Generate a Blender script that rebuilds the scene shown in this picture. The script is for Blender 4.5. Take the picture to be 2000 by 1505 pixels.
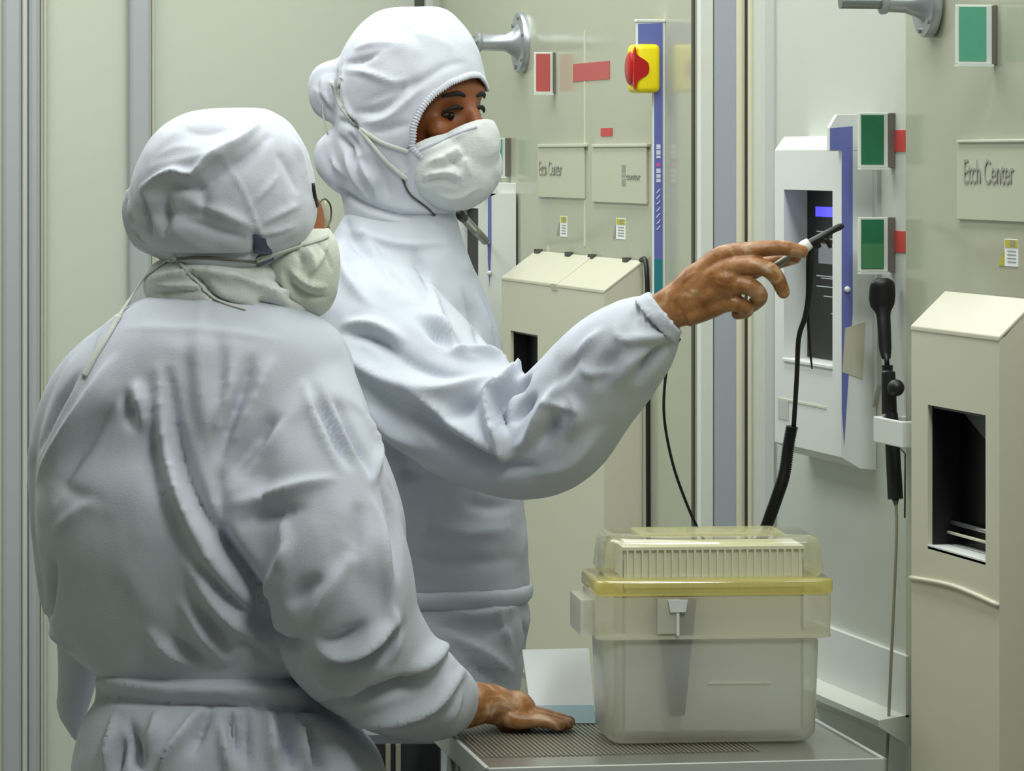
import bpy, bmesh, math, random
import numpy as np
from mathutils import Vector, Matrix, noise
from mathutils.bvhtree import BVHTree

for _o in list(bpy.data.objects): bpy.data.objects.remove(_o)
scene = bpy.context.scene
COL = scene.collection

# ------------------------------------------------------------------ camera
F = 8000.0            # focal length in pixels of the 2000 px wide frame
HX, HY = 1000.0, 306.0  # principal column, horizon row
EYE = 1.6
cam_d = bpy.data.cameras.new('camera'); cam = bpy.data.objects.new('camera', cam_d); COL.objects.link(cam)
cam_d.sensor_fit = 'HORIZONTAL'; cam_d.sensor_width = 36.0; cam_d.lens = 36.0 * F / 2000.0
cam_d.shift_x = 0.0; cam_d.shift_y = -(752.5 - HY) / 2000.0
cam_d.clip_start = 0.1; cam_d.clip_end = 60
cam.location = (0, 0, EYE); cam.rotation_euler = (math.radians(90), 0, -math.atan(1856.0/8000.0))
scene.camera = cam

# ------------------------------------------------------------------ world + exposure
w = bpy.data.worlds.new('room_air'); scene.world = w; w.use_nodes = True
w.node_tree.nodes['Background'].inputs[0].default_value = (0.86, 0.93, 0.96, 1)
w.node_tree.nodes['Background'].inputs[1].default_value = 0.14
vs = scene.view_settings
vs.view_transform = 'Standard'; vs.look = 'None'; vs.gamma = 1.0; vs.use_curve_mapping = False
vs.exposure = 0.0

# ------------------------------------------------------------------ ceiling light rows (the lamps of the clean room)
A = math.atan(1856.0 / 8000.0); SA, CA = math.sin(A), math.cos(A)
OX, OY = 600.0 / F * 5.9, 5.9          # a point of the tool wall
def C(x, y, z):                        # x right of / y away from the photographer -> world (the tool wall runs along world Y)
    return Vector((x*CA + y*SA, -x*SA + y*CA, z))
O0 = C(OX, OY, 0)
def L(u, v, z):                        # wall coordinates (u along the wall to the viewer, v out of the wall) -> world
    return Vector((O0.x - v, O0.y - u, z))
def lamp(name, u, v, z, su, sv, power, col=(0.97, 1.0, 0.985)):
    d = bpy.data.lights.new(name, 'AREA'); d.shape = 'RECTANGLE'; d.size = su; d.size_y = sv
    d.energy = power; d.color = col
    o = bpy.data.objects.new(name, d); COL.objects.link(o)
    o.location = L(u, v, z); o.rotation_euler = (0, 0, math.radians(90))
    return o
lamp('ceiling_light_row', -0.85, 1.35, 2.78, 3.0, 0.8, 42)
lamp('ceiling_light_row', -0.55, 0.34, 2.78, 3.6, 0.3, 32)
lamp('ceiling_light_row', 1.95, 0.33, 2.78, 0.9, 0.35, 24)

# ------------------------------------------------------------------ helpers
def P(px, py, Y):                      # a point of the room seen at px,py at distance Y
    return C((px - HX) / F * Y, Y, EYE - (py - HY) / F * Y)
def ru(px, v=0.0):                     # u of the point seen in column px on the plane v
    k = (px - HX) / F
    return (k*(OY - v*SA) - OX + v*CA) / (SA + k*CA)
def rv(px, u):                         # v of the point seen in column px on the plane u
    k = (px - HX) / F
    return (k*(OY - u*CA) - OX - u*SA) / (k*SA - CA)
def rz(py, u, v):
    return EYE - (py - HY) / F * (OY - u*CA - v*SA)

def lin(c):
    if isinstance(c, str):
        c = [int(c[i:i+2], 16)/255 for i in (0, 2, 4)]
    return tuple((x/12.92 if x <= 0.04045 else ((x+0.055)/1.055)**2.4) for x in c) + (1.0,)

def mat(name, col, rough=0.5, metal=0.0, spec=0.5, bump=0.0, bscale=60, emis=None, var=0.0, coat=0.0, sheen=0.0, sub=0.0, stretch=None, trans=0.0):
    m = bpy.data.materials.new(name); m.use_nodes = True
    nt = m.node_tree; b = nt.nodes['Principled BSDF']
    b.inputs['Base Color'].default_value = lin(col)
    b.inputs['Roughness'].default_value = rough; b.inputs['Metallic'].default_value = metal
    b.inputs['Specular IOR Level'].default_value = spec
    b.inputs['Coat Weight'].default_value = coat; b.inputs['Coat Roughness'].default_value = 0.08
    b.inputs['Sheen Weight'].default_value = sheen
    b.inputs['Transmission Weight'].default_value = trans
    if sub: b.inputs['Subsurface Weight'].default_value = sub; b.inputs['Subsurface Scale'].default_value = 0.01
    if bump or var:
        tc = nt.nodes.new('ShaderNodeTexCoord'); mp = nt.nodes.new('ShaderNodeMapping')
        nz = nt.nodes.new('ShaderNodeTexNoise'); nz.inputs['Scale'].default_value = bscale; nz.inputs['Detail'].default_value = 4
        if stretch: mp.inputs['Scale'].default_value = stretch
        nt.links.new(tc.outputs['Object'], mp.inputs[0]); nt.links.new(mp.outputs[0], nz.inputs['Vector'])
        if bump:
            bp = nt.nodes.new('ShaderNodeBump'); bp.inputs['Strength'].default_value = bump; bp.inputs['Distance'].default_value = 0.01
            nt.links.new(nz.outputs['Fac'], bp.inputs['Height']); nt.links.new(bp.outputs['Normal'], b.inputs['Normal'])
        if var:
            c = lin(col); mx = nt.nodes.new('ShaderNodeMix'); mx.data_type = 'RGBA'
            mx.inputs['A'].default_value = tuple(min(1, x*(1-var)) for x in c[:3]) + (1,)
            mx.inputs['B'].default_value = tuple(min(1, x*(1+var)) for x in c[:3]) + (1,)
            nt.links.new(nz.outputs['Fac'], mx.inputs['Factor']); nt.links.new(mx.outputs['Result'], b.inputs['Base Color'])
    if emis:
        b.inputs['Emission Color'].default_value = lin(emis[0]); b.inputs['Emission Strength'].default_value = emis[1]
    return m

def clearmat(name, col, alpha, rough=0.1, edge=0.6, gloss=0.5):
    """clear or milky plastic: part of the light goes straight through, more is kept at grazing angles"""
    m = bpy.data.materials.new(name); m.use_nodes = True; nt = m.node_tree
    for n in list(nt.nodes): nt.nodes.remove(n)
    out = nt.nodes.new('ShaderNodeOutputMaterial')
    pr = nt.nodes.new('ShaderNodeBsdfPrincipled'); pr.inputs['Base Color'].default_value = lin(col); pr.inputs['Roughness'].default_value = rough
    pr.inputs['Specular IOR Level'].default_value = gloss
    tl = nt.nodes.new('ShaderNodeBsdfTranslucent'); tl.inputs['Color'].default_value = lin(col)
    m1 = nt.nodes.new('ShaderNodeMixShader'); m1.inputs[0].default_value = 0.45
    nt.links.new(pr.outputs[0], m1.inputs[1]); nt.links.new(tl.outputs[0], m1.inputs[2])
    tr = nt.nodes.new('ShaderNodeBsdfTransparent'); c = lin(col); tr.inputs[0].default_value = tuple(0.65+0.35*x for x in c[:3]) + (1,)
    lw = nt.nodes.new('ShaderNodeLayerWeight'); lw.inputs[0].default_value = 0.35
    mr = nt.nodes.new('ShaderNodeMapRange'); mr.inputs['To Min'].default_value = alpha; mr.inputs['To Max'].default_value = min(1, alpha + edge)
    nt.links.new(lw.outputs['Facing'], mr.inputs['Value'])
    m2 = nt.nodes.new('ShaderNodeMixShader'); nt.links.new(mr.outputs[0], m2.inputs[0])
    nt.links.new(tr.outputs[0], m2.inputs[1]); nt.links.new(m1.outputs[0], m2.inputs[2])
    gl = nt.nodes.new('ShaderNodeBsdfGlossy'); gl.inputs['Roughness'].default_value = rough; fr = nt.nodes.new('ShaderNodeFresnel'); fr.inputs[0].default_value = 1.5
    m3 = nt.nodes.new('ShaderNodeMixShader'); ge = nt.nodes.new('ShaderNodeNewGeometry'); sb = nt.nodes.new('ShaderNodeMath'); sb.operation = 'SUBTRACT'; sb.inputs[0].default_value = 1.0; nt.links.new(ge.outputs['Backfacing'], sb.inputs[1])
    mu = nt.nodes.new('ShaderNodeMath'); mu.operation = 'MULTIPLY'; nt.links.new(sb.outputs[0], mu.inputs[0]); nt.links.new(fr.outputs[0], mu.inputs[1]); nt.links.new(mu.outputs[0], m3.inputs[0]); nt.links.new(m2.outputs[0], m3.inputs[1]); nt.links.new(gl.outputs[0], m3.inputs[2])
    nt.links.new(m3.outputs[0], out.inputs[0])
    return m

def tag(o, label=None, cat=None, group=None, kind=None):
    if label: o['label'] = label
    if cat: o['category'] = cat
    if group: o['group'] = group
    if kind: o['kind'] = kind
    return o
def thing(name, label, cat, loc, group=None):
    o = bpy.data.objects.new(name, None); o.empty_display_size = 0.05; COL.objects.link(o)
    o.location = loc; return tag(o, label, cat, group)
def wpos(o):
    p = Vector((0, 0, 0))
    while o is not None: p += o.location; o = o.parent
    return p

class MB:
    """collects shapes (in world space) and links them as ONE mesh object"""
    def __init__(s): s.bm = bmesh.new()
    def quad(s, pts):
        s.bm.faces.new([s.bm.verts.new(p) for p in pts]); return s
    def hexa(s, p):                    # 8 corners: bottom ring then top ring
        v = [s.bm.verts.new(q) for q in p]
        for f in ((0,1,2,3),(7,6,5,4),(0,4,5,1),(1,5,6,2),(2,6,7,3),(3,7,4,0)): s.bm.faces.new([v[i] for i in f])
        return s
    def box(s, u0, u1, v0, v1, z0, z1, bev=0.0, seg=2):       # wall-aligned box
        t = bmesh.new()
        p = [L(u0,v0,z0),L(u1,v0,z0),L(u1,v1,z0),L(u0,v1,z0),L(u0,v0,z1),L(u1,v0,z1),L(u1,v1,z1),L(u0,v1,z1)]
        v = [t.verts.new(q) for q in p]
        for f in ((0,1,2,3),(7,6,5,4),(0,4,5,1),(1,5,6,2),(2,6,7,3),(3,7,4,0)): t.faces.new([v[i] for i in f])
        bmesh.ops.recalc_face_normals(t, faces=t.faces)
        if bev: bmesh.ops.bevel(t, geom=t.edges[:], offset=bev, segments=seg, affect='EDGES', profile=0.5)
        return s.merge(t)
    def prism(s, prof, axis, a0, a1, bev=0.0):
        """prof: polygon; axis 'u': points (v,z) extruded u a0..a1; 'v': points (u,z) extruded in v; 'z': points (u,v)"""
        t = bmesh.new()
        fn = {'u': lambda q, a: L(a, q[0], q[1]), 'v': lambda q, a: L(q[0], a, q[1]), 'z': lambda q, a: L(q[0], q[1], a)}[axis]
        n = len(prof); A0 = [t.verts.new(fn(q, a0)) for q in prof]; A1 = [t.verts.new(fn(q, a1)) for q in prof]
        t.faces.new(A0); t.faces.new(A1[::-1])
        for i in range(n): t.faces.new([A0[i], A0[(i+1) % n], A1[(i+1) % n], A1[i]])
        bmesh.ops.recalc_face_normals(t, faces=t.faces)
        if bev: bmesh.ops.bevel(t, geom=t.edges[:], offset=bev, segments=2, affect='EDGES', profile=0.5)
        return s.merge(t)
    def merge(s, t):
        me = bpy.data.meshes.new('_t'); t.to_mesh(me); t.free(); s.bm.from_mesh(me); bpy.data.meshes.remove(me); return s
    def tube(s, pts, r, seg=12, caps=True, up=None, flat=1.0, res=0):
        """round or flattened tube along points; r number or list"""
        pts = [Vector(p) for p in pts]; n0 = len(pts)
        R = [r]*n0 if not hasattr(r, '__len__') else list(r)
        FL = [flat]*n0 if not hasattr(flat, '__len__') else list(flat)
        if res: pts, R, FL = spline(pts, R, FL, res)
        n = len(pts); rings = []; ref = Vector(up) if up else None
        prev = None
        for i in range(n):
            d = (pts[min(i+1, n-1)] - pts[max(i-1, 0)]).normalized()
            if prev is None:
                a = ref if ref is not None else (Vector((0,0,1)) if abs(d.z) < 0.9 else Vector((1,0,0)))
            else: a = ref if ref is not None else prev
            a = (a - d*a.dot(d)).normalized(); prev = a; b = d.cross(a)
            rings.append([s.bm.verts.new(pts[i] + a*(R[i]*FL[i]*math.cos(2*math.pi*k/seg)) + b*(R[i]*math.sin(2*math.pi*k/seg))) for k in range(seg)])
        for i in range(n-1):
            for k in range(seg): s.bm.faces.new([rings[i][k], rings[i][(k+1)%seg], rings[i+1][(k+1)%seg], rings[i+1][k]])
        if caps: s.bm.faces.new(rings[0][::-1]); s.bm.faces.new(rings[-1])
        return s
    def ball(s, c, r, seg=24, m=None):
        t = bmesh.new(); bmesh.ops.create_uvsphere(t, u_segments=seg, v_segments=seg//2+2, radius=1)
        r = r if hasattr(r, '__len__') else (r, r, r)
        M = Matrix.Translation(Vector(c)) @ (m.to_4x4() if m else Matrix.Identity(4)) @ Matrix.Diagonal((r[0], r[1], r[2], 1))
        bmesh.ops.transform(t, matrix=M, verts=t.verts); return s.merge(t)
    def build(s, name, m, parent=None, smooth=False, ang=None, keep=False):
        bmesh.ops.recalc_face_normals(s.bm, faces=s.bm.faces)
        vs_ = [v.co for v in s.bm.verts]
        if parent is None or keep:
            c = Vector((sum(v.x for v in vs_)/len(vs_), sum(v.y for v in vs_)/len(vs_), min(v.z for v in vs_)))
        else: c = wpos(parent)
        loc = c if parent is None else c - wpos(parent)
        for v in s.bm.verts: v.co = v.co - c
        me = bpy.data.meshes.new(name); s.bm.to_mesh(me); s.bm.free()
        me.materials.append(m)
        if smooth: me.shade_smooth()
        if ang is not None: me.shade_smooth(); me.set_sharp_from_angle(angle=math.radians(ang))
        o = bpy.data.objects.new(name, me); COL.objects.link(o); o.location = loc; o.parent = parent
        return o

def spline(pts, R, FL, res):
    n = len(pts); P_, R_, F_ = [], [], []
    def cr(a, b, c, d, t): return 0.5*((2*b) + (c-a)*t + (2*a-5*b+4*c-d)*t*t + (3*b-a-3*c+d)*t**3)
    for i in range(n-1):
        i0, i3 = max(i-1, 0), min(i+2, n-1)
        for k in range(res):
            t = k/res
            P_.append(cr(pts[i0], pts[i], pts[i+1], pts[i3], t)); R_.append(max(1e-4, cr(R[i0], R[i], R[i+1], R[i3], t))); F_.append(FL[i]*(1-t)+FL[i+1]*t)
    P_.append(pts[-1]); R_.append(R[-1]); F_.append(FL[-1])
    return P_, R_, F_

def text_obj(name, body, m, parent, origin, xdir, size, width, depth=0.0006, bold=0.0):
    """lettering as a mesh, its width scaled to `width`, standing on a vertical plane"""
    cu = bpy.data.curves.new('t', 'FONT'); cu.body = body; cu.size = size; cu.extrude = depth; cu.offset = bold
    o = bpy.data.objects.new('t', cu); COL.objects.link(o)
    dg = bpy.context.evaluated_depsgraph_get(); me = bpy.data.meshes.new_from_object(o.evaluated_get(dg))
    bpy.data.objects.remove(o); bpy.data.curves.remove(cu)
    xs = [v.co.x for v in me.vertices]; sx = width/(max(xs)-min(xs)); x0 = min(xs)
    X = Vector(xdir).normalized(); Z = Vector((0,0,1)); N = X.cross(Z)
    c = wpos(parent)
    for v in me.vertices:
        q = Vector(origin) + X*((v.co.x-x0)*sx) + Z*v.co.y + N*v.co.z
        v.co = q - c
    me.materials.append(m); ob = bpy.data.objects.new(name, me); COL.objects.link(ob); ob.parent = parent
    return ob
DU = Vector((0, -1, 0)); DV = Vector((-1, 0, 0))

# ------------------------------------------------------------------ materials
M_panel = mat('painted_panel', 'B0B29E', rough=0.16, spec=0.4, var=0.03, bscale=6)
M_panel2 = mat('white_panel', 'C6CAC0', rough=0.3, spec=0.35, var=0.02, bscale=5)
M_far = mat('far_wall_panel', 'BEC4B6', rough=0.55, var=0.03, bscale=3)
M_alu = mat('anodised_aluminium', 'A6ABAE', rough=0.4, metal=0.1)
M_alul = mat('light_extrusion', 'BFC2BC', rough=0.4, metal=0.1)
M_grey = mat('blue_grey_strip', '9498A2', rough=0.5)
M_cream = mat('cream_edge', 'CCCAB0', rough=0.45)
M_dark = mat('dark_gap', '4A4840', rough=0.7)
M_black = mat('black_rubber', '0C0C0D', rough=0.45)
M_blackg = mat('black_glass', '08090B', rough=0.35, spec=0.12)
M_hood = mat('cream_cover', 'CBC9B4', rough=0.38, spec=0.4)
M_white = mat('white_plastic', 'DCE0DC', rough=0.4)
M_blue = mat('blue_vinyl', '646CB0', rough=0.5)
M_teal = mat('teal_vinyl', '1E7A84', rough=0.5)
M_yellow = mat('yellow_plastic', 'F2DC08', rough=0.35)
M_red = mat('red_plastic', 'B00A0A', rough=0.3)
M_redv = mat('red_vinyl', 'C2403E', rough=0.5, var=0.08, bscale=200)
M_redp = mat('pale_red_card', 'B85450', rough=0.5, var=0.08, bscale=200)
M_green = mat('green_card', '1E6E4A', rough=0.4, var=0.1, bscale=120)
M_green2 = mat('pale_green_card', '55A184', rough=0.4, var=0.1, bscale=120)
M_steel = mat('satin_steel', 'A4A8A8', rough=0.28, metal=0.85)
M_chrome = mat('cast_metal', 'A9AEB2', rough=0.33, metal=0.6)
M_paper = mat('white_paper', 'E6EAEA', rough=0.7)
M_bpaper = mat('pale_blue_paper', 'A9C6CF', rough=0.7)
M_ink = mat('grey_ink', '94948A', rough=0.7)
M_inkd = mat('dark_ink', '2E302A', rough=0.7)
M_floor = mat('floor_vinyl', '8E8E84', rough=0.4, var=0.04, bscale=4)
M_ceil = mat('ceiling_tile', 'DCE0DA', rough=0.7)
M_plac = mat('placard_plastic', 'C0C1AB', rough=0.35)
M_placw = mat('placard_edge', 'CCCCB8', rough=0.3)
M_screenb = mat('screen_blue', '2020C0', rough=0.2, emis=('4038FF', 2.2))
M_screenc = mat('screen_lines', '9AA4A8', rough=0.3, emis=('A8B0B4', 0.25))
M_lab = mat('label_yellow', 'B8B41E', rough=0.5)

# ------------------------------------------------------------------ the setting
uC = ru(836); uR = 4.8
MB().box(uC-0.1, uR, -0.12, 0.0, 0, 2.8).build('wall_right', M_panel); bpy.data.objects['wall_right']['kind'] = 'structure'
def struct(name, mb, m, **k):
    o = mb.build(name, m, **k); o['kind'] = 'structure'; return o
vL = 3.6
struct('wall_back', MB().box(uC-0.12, uC, -0.12, vL, 0, 2.8), M_far)
struct('wall_left', MB().box(uC-0.12, uR, vL, vL+0.12, 0, 2.8), M_far)
struct('floor', MB().box(uC-0.12, uR, -0.12, vL+0.12, -0.1, 0.0), M_floor)
struct('ceiling', MB().box(uC-0.12, uR, -0.12, vL+0.12, 2.8, 2.9), M_ceil)
# back wall posts and strips (flat frames between the panels)
def bpost(n, x0, x1, depth, m, bev=0.0):
    va, vb = rv(x1, uC+depth), rv(x0, uC+depth)
    struct('trim_%d' % n, MB().box(uC, uC+depth, va, vb, 0, 2.8, bev=bev), m)
tn = 1
for x0, x1, dp, m, bv in ((253, 297, 0.03, M_alu, 0.008), (297, 301, 0.008, M_cream, 0), (-8, 5, 0.012, M_cream, 0), (5, 44, 0.03, M_alu, 0.008), (44, 54, 0.036, M_alul, 0.003),
                      (54, 80, 0.03, M_alu, 0.01), (80, 86, 0.012, M_cream, 0), (86, 91, 0.02, M_alul, 0.002), (815, 832, 0.03, M_dark, 0), (832, 850, 0.05, M_alul, 0.004)):
    bpost(tn, x0, x1, dp, m, bv); tn += 1
# wall_right: frame between the two machines
def wstrip(x0, x1, v0, v1, m, z0=0.0, z1=2.8, bev=0.0):
    global tn
    struct('trim_%d' % tn, MB().box(ru(x0, v1), ru(x1, v1), v0, v1, z0, z1, bev=bev), m); tn += 1
wstrip(1350, 1354, 0, 0.003, M_dark)
wstrip(1362, 1369, 0, 0.004, M_white)
wstrip(1369, 1392, 0, 0.004, M_panel2)
wstrip(1392, 1395, 0, 0.003, M_dark)
wstrip(1395, 1437, 0, 0.006, M_grey)
wstrip(1437, 1447, 0, 0.010, M_cream, bev=0.002)
wstrip(1447, 1455, 0, 0.004, M_dark)
wstrip(1460, 1466, 0, 0.010, M_cream, bev=0.002)
wstrip(1466, 1494, 0, 0.006, M_panel2)
wstrip(1494, 1511, 0, 0.008, M_alul)
wstrip(1511, 1769, 0, 0.004, M_panel2)
# tall seams of the far machine's skin
wstrip(1068, 1072, 0, 0.001, M_cream, 0, rz(480, ru(1070), 0))
wstrip(1140, 1143, 0, 0.001, M_cream, rz(480, ru(1140), 0), rz(60, ru(1140), 0))
# ------------------------------------------------------------------ machine parts on the wall
def rect_w(mb, x0, x1, y0, y1, v0, v1, uref=None, bev=0.0):
    """box flat on the wall: columns x0..x1 and rows y0..y1 read at its left edge on plane v1"""
    u0, u1 = ru(x0, v1), ru(x1, v1); ur = (u0+u1)/2
    return mb.box(u0, u1, v0, v1, rz(y1, ur, v1), rz(y0, ur, v1), bev=bev)

# loading covers -----------------------------------------------------
def cover(xl, xr, ytl, ybot, vh, xback, yback, label, win, v00=0.0005):
    u0, u1 = ru(xl, vh), ru(xr, vh)
    zt = rz(ytl, u0, vh); zk = rz(yback, ru(xback, 0), 0); zb = rz(ybot, u0, vh)
    root = thing('loading_cover', label, 'machine cover', L((u0+u1)/2, vh/2, zb), 'cream loading covers on the machine wall')
    wx0, wx1, wy0, wy1, wd = win
    a0, a1 = ru(wx0, vh), ru(wx1, vh); zw1, zw0 = rz(wy0, a0, vh), rz(wy1, a0, vh)
    t = 0.006
    mb = MB()
    # front skin around the window
    for (p0, p1, q0, q1) in ((u0, a0, zb, zt), (a1, u1, zb, zt), (a0, a1, zw1, zt), (a0, a1, zb, zw0)):
        if p1 > p0 and q1 > q0: mb.box(p0, p1, vh-t, vh, q0, q1)
    for (p0, p1) in ((u0, u0+t), (u1-t, u1)):
        mb.prism([(v00, zb), (vh-t, zb), (vh-t, zt-0.001), (v00, zk-0.002)], 'u', p0, p1)
    mb.build('front_shell', M_hood, root)
    MB().prism([(vh+0.001, zt), (vh+0.001, zt-0.006), (v00, zk-0.006), (v00, zk)], 'u', u0-0.001, u1+0.001, bev=0.0015).build('top_slope', M_hood, root)
    MB().prism([(v00, zb-vh*0.8), (vh-0.001, zb), (v00, zb)], 'u', u0, u1).build('bottom_slope', M_hood, root)
    # window recess
    r = MB(); vb = vh-wd
    r.box(a0, a1, vb-0.003, vb, zw0, zw1)
    r.build('window_pane', M_blackg, root)
    r = MB(); r.box(a0, a0+0.003, vb, vh-t, zw0, zw1); r.box(a0, a1, vb, vh-t, zw1-0.004, zw1); r.box(a1-0.003, a1, vb, vh-t, zw0, zw1)
    r.build('window_frame', M_black, root)
    MB().box(a0, a1, vb, vh, zw0-0.003, zw0+0.002).build('window_sill', M_white, root)
    return root, (u0, u1, zt, zb, a0, a1, zw0, zw1, vb)
# far machine: cover in two sections
vA = 0.066
rootA, gA = cover(980, 1180, 541, 1290, vA, 1030, 487, 'cream sloped-top loading cover behind the pointing sleeve, with narrow dark window', (997, 1050, 645, 800, 0.03))
ud = ru(1084, vA)
MB().prism([(vA+0.0035, gA[2]+0.0005), (vA+0.001, gA[2]-0.012), (0.0, rz(487, ru(1030,0), 0)-0.008), (0.0, rz(487, ru(1030,0), 0)+0.0035)], 'u', ud-0.022, ud+0.022, bev=0.001).build('divider_rib', M_hood, rootA)
for x in (1055, 1115, 1160, 1228):
    MB().box(ru(x-4, 0.0), ru(x+5, 0.0), 0, 0.008, rz(490, ru(1030), 0)-0.002, rz(490, ru(1030), 0)+0.006).build('latch', M_dark, rootA)
u1 = gA[1]
MB().box(u1-0.02, u1-0.008, -0.001, 0.004, 0.75, gA[2]+0.02).build('side_seam', M_dark, rootA)
# black rubber strip next to the far cover
o = MB().tube([L(ru(1252,0.006), 0.006, rz(507, u1, 0)), L(ru(1264,0.006), 0.006, rz(545, u1, 0)), L(ru(1266,0.006), 0.006, rz(900, u1, 0)), L(ru(1268,0.006), 0.006, 0.55)], 0.0042, res=6).build('cable', M_black, smooth=True)
tag(o, 'black cable running straight down beside the double cream loading cover', 'cable')
# near machine cover, right of the picture
vB = 0.055
rootB, gB = cover(1780, 1952, 636, 1700, vB, 1845, 566, 'tall cream loading cover at the right with large dark window', (1812, 1925, 790, 1066, 0.042), v00=0.0085)
a0, a1, zw0, zw1, vb = gB[4], gB[5], gB[6], gB[7], gB[8]
MB().tube([L(a0+0.004, vb+0.010, zw0+0.030), L(a1-0.004, vb+0.010, zw0+0.030)], 0.003).build('inner_rail', M_steel, rootB, smooth=True)
MB().tube([L(a0+0.004, vb+0.016, zw0+0.018), L(a1-0.03, vb+0.016, zw0+0.018)], 0.002).build('inner_rail', M_cream, rootB, smooth=True)
MB().prism([(a0+0.01, zw1-0.004), (a1-0.02, zw1-0.004), (a1-0.08, zw1-0.05)], 'v', vb, vb+0.002).build('inner_plate', mat('smoked_plate', '55595C', rough=0.4), rootB)
MB().tube([L(gB[0]-0.001, vB+0.001, rz(1128, gB[0], vB)), L((gB[0]+gB[1])/2, vB+0.002, rz(1118, gB[0], vB)), L(gB[1], vB+0.001, rz(1128, gB[0], vB))], 0.003, res=5).build('moulded_lip', M_hood, rootB, smooth=True)

# near-machine panel (beige skin proud of the wall)
o = MB().box(ru(1769, 0.008), uR-0.3, 0.0005, 0.008, 0.0, 2.5).build('machine_panel', M_panel)
tag(o, 'large beige machine panel filling the wall at the right', 'panel')

# red vinyl labels ----------------------------------------------------
def label_patch(x0, x1, y0, y1, v, m, label, name='label_sticker', grp=None, cat='label'):
    o = rect_w(MB(), x0, x1, y0, y1, v, v+0.0012).build(name, m); return tag(o, label, cat, grp)
label_patch(1119, 1190, 122, 157, 0.0, M_redp, 'wide faded red rectangular label right of the red wall sign')
label_patch(1173, 1195, 250, 266, 0.0, M_redv, 'tiny red square label above the right placard')
label_patch(1744, 1769, 254, 296, 0.004, M_redv, 'small red label beside the upper green wall sign')
label_patch(1744, 1769, 451, 493, 0.004, M_redv, 'small red label beside the lower green wall sign')

# flag signs standing out from the wall --------------------------------
M_acr = mat('clear_acrylic', 'D4DAD2', rough=0.2)
M_brown = mat('bronze_and_shade', '6E6A62', rough=0.4, metal=0.2)  # nozzle bronze; also paints the wall shadow by the signs and the hood crease
def flag_sign(x0, x1, xe, xb, y0, y1, v0, mcard, label, split=None):
    """card x0..x1 facing the viewer, acrylic edge x1..xe, dark bracket painting the wall shadow xe..xb"""
    u = ru(xb, v0)
    va, vb_, vc = rv(x0, u), rv(x1, u), rv(xe, u)
    z0, z1 = rz(y1, u, va), rz(y0, u, va)
    r = thing('wall_sign', label, 'sign', L(u, v0, z0))
    MB().box(u-0.014, u+0.004, v0, max(vc, v0+0.003), z0-0.003, z1+0.002, bev=0.001).build('shade_bracket', M_brown, r)  # dark piece stands in for the sign's shadow and reflection on the wall
    MB().box(u-0.010, u, vc, va+0.002, z0-0.002, z1+0.002, bev=0.001).build('sign_body', M_acr, r)
    MB().box(u-0.0, u+0.0012, vb_, va, z0+0.002, z1-0.001).build('colour_card', mcard, r)
    if split is not None:
        zs = rz(split, u, va)
        MB().box(u+0.0012, u+0.002, vb_+0.001, va-0.001, z0+0.003, zs).build('colour_card', mat('mid_green_card', '3E8050', rough=0.5), r)
    MB().box(u-0.011, u+0.006, vc, va+0.002, z0-0.005, z0-0.002).build('sign_foot', M_acr, r)
    return r
flag_sign(1047, 1074, 1080, 1084, 104, 180, 0.0, M_redp, 'small pale red wall sign right of the far round flange')
flag_sign(966, 981, 987, 997, 271, 342, 0.0, M_green2, 'narrow green wall sign just behind the taller worker face mask')
flag_sign(1873, 1926, 1938, 1946, 12, 122, 0.008, M_green2, 'pale green wall sign at the top right above the placard')
flag_sign(1682, 1726, 1735, 1747, 223, 324, 0.004, M_green, 'upper dark green wall sign right of the white control unit')
flag_sign(1682, 1726, 1735, 1747, 427, 528, 0.004, M_green, 'lower dark green wall sign above the black wand', split=475)

# placards ---------------------------------------------------------------
def placard(x0, x1, y0, y1, v, label, text=None, tx=None):
    r = thing('placard', label, 'placard', L(ru(x0, v), v, rz(y1, ru(x0, v), v)))
    rect_w(MB(), x0, x1, y0, y1, v, v+0.004, bev=0.0008).build('backing', M_plac, r)
    rect_w(MB(), x0-1, x1+1, y0-3, y0+3, v, v+0.007, bev=0.001).build('top_edge', M_placw, r)
    if text:
        X0, X1, yb, yt, bd = tx
        a, b = ru(X0, v+0.004), ru(X1, v+0.004); zb = rz(yb, a, v); zt = rz(yt, a, v)
        text_obj('lettering', text, M_ink, r, L(a, v+0.0045, zb), DU, (zt-zb)/0.70, b-a, bold=bd)
    return r
placard(1050, 1140, 284, 386, 0.0, 'left of two small placards on the far machine, lettered Etch Center', 'Etch Center', (1054, 1098, 342, 314, 0.0))
p2 = placard(1156, 1262, 284, 396, 0.0, 'small placard below the tiny red square label, with a dark mark and small lettering')
for i, y in enumerate((326, 334, 343, 353)):
    rect_w(MB(), 1214, 1221, y-4, y+ (2 if i < 3 else 9), 0.004, 0.0048).build('printed_mark', M_ink, p2)
a_ = ru(1224, 0.004); text_obj('lettering', 'center', M_ink, p2, L(a_, 0.0045, rz(350, a_, 0)), DU, 0.016, ru(1251, 0.004)-a_, bold=0.0003)
placard(1868, 2060, 275, 432, 0.008, 'placard lettered Etch Center at the right edge, under the pale green sign', 'Etch Center', (1884, 1981, 358, 310, 0.0))

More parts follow.
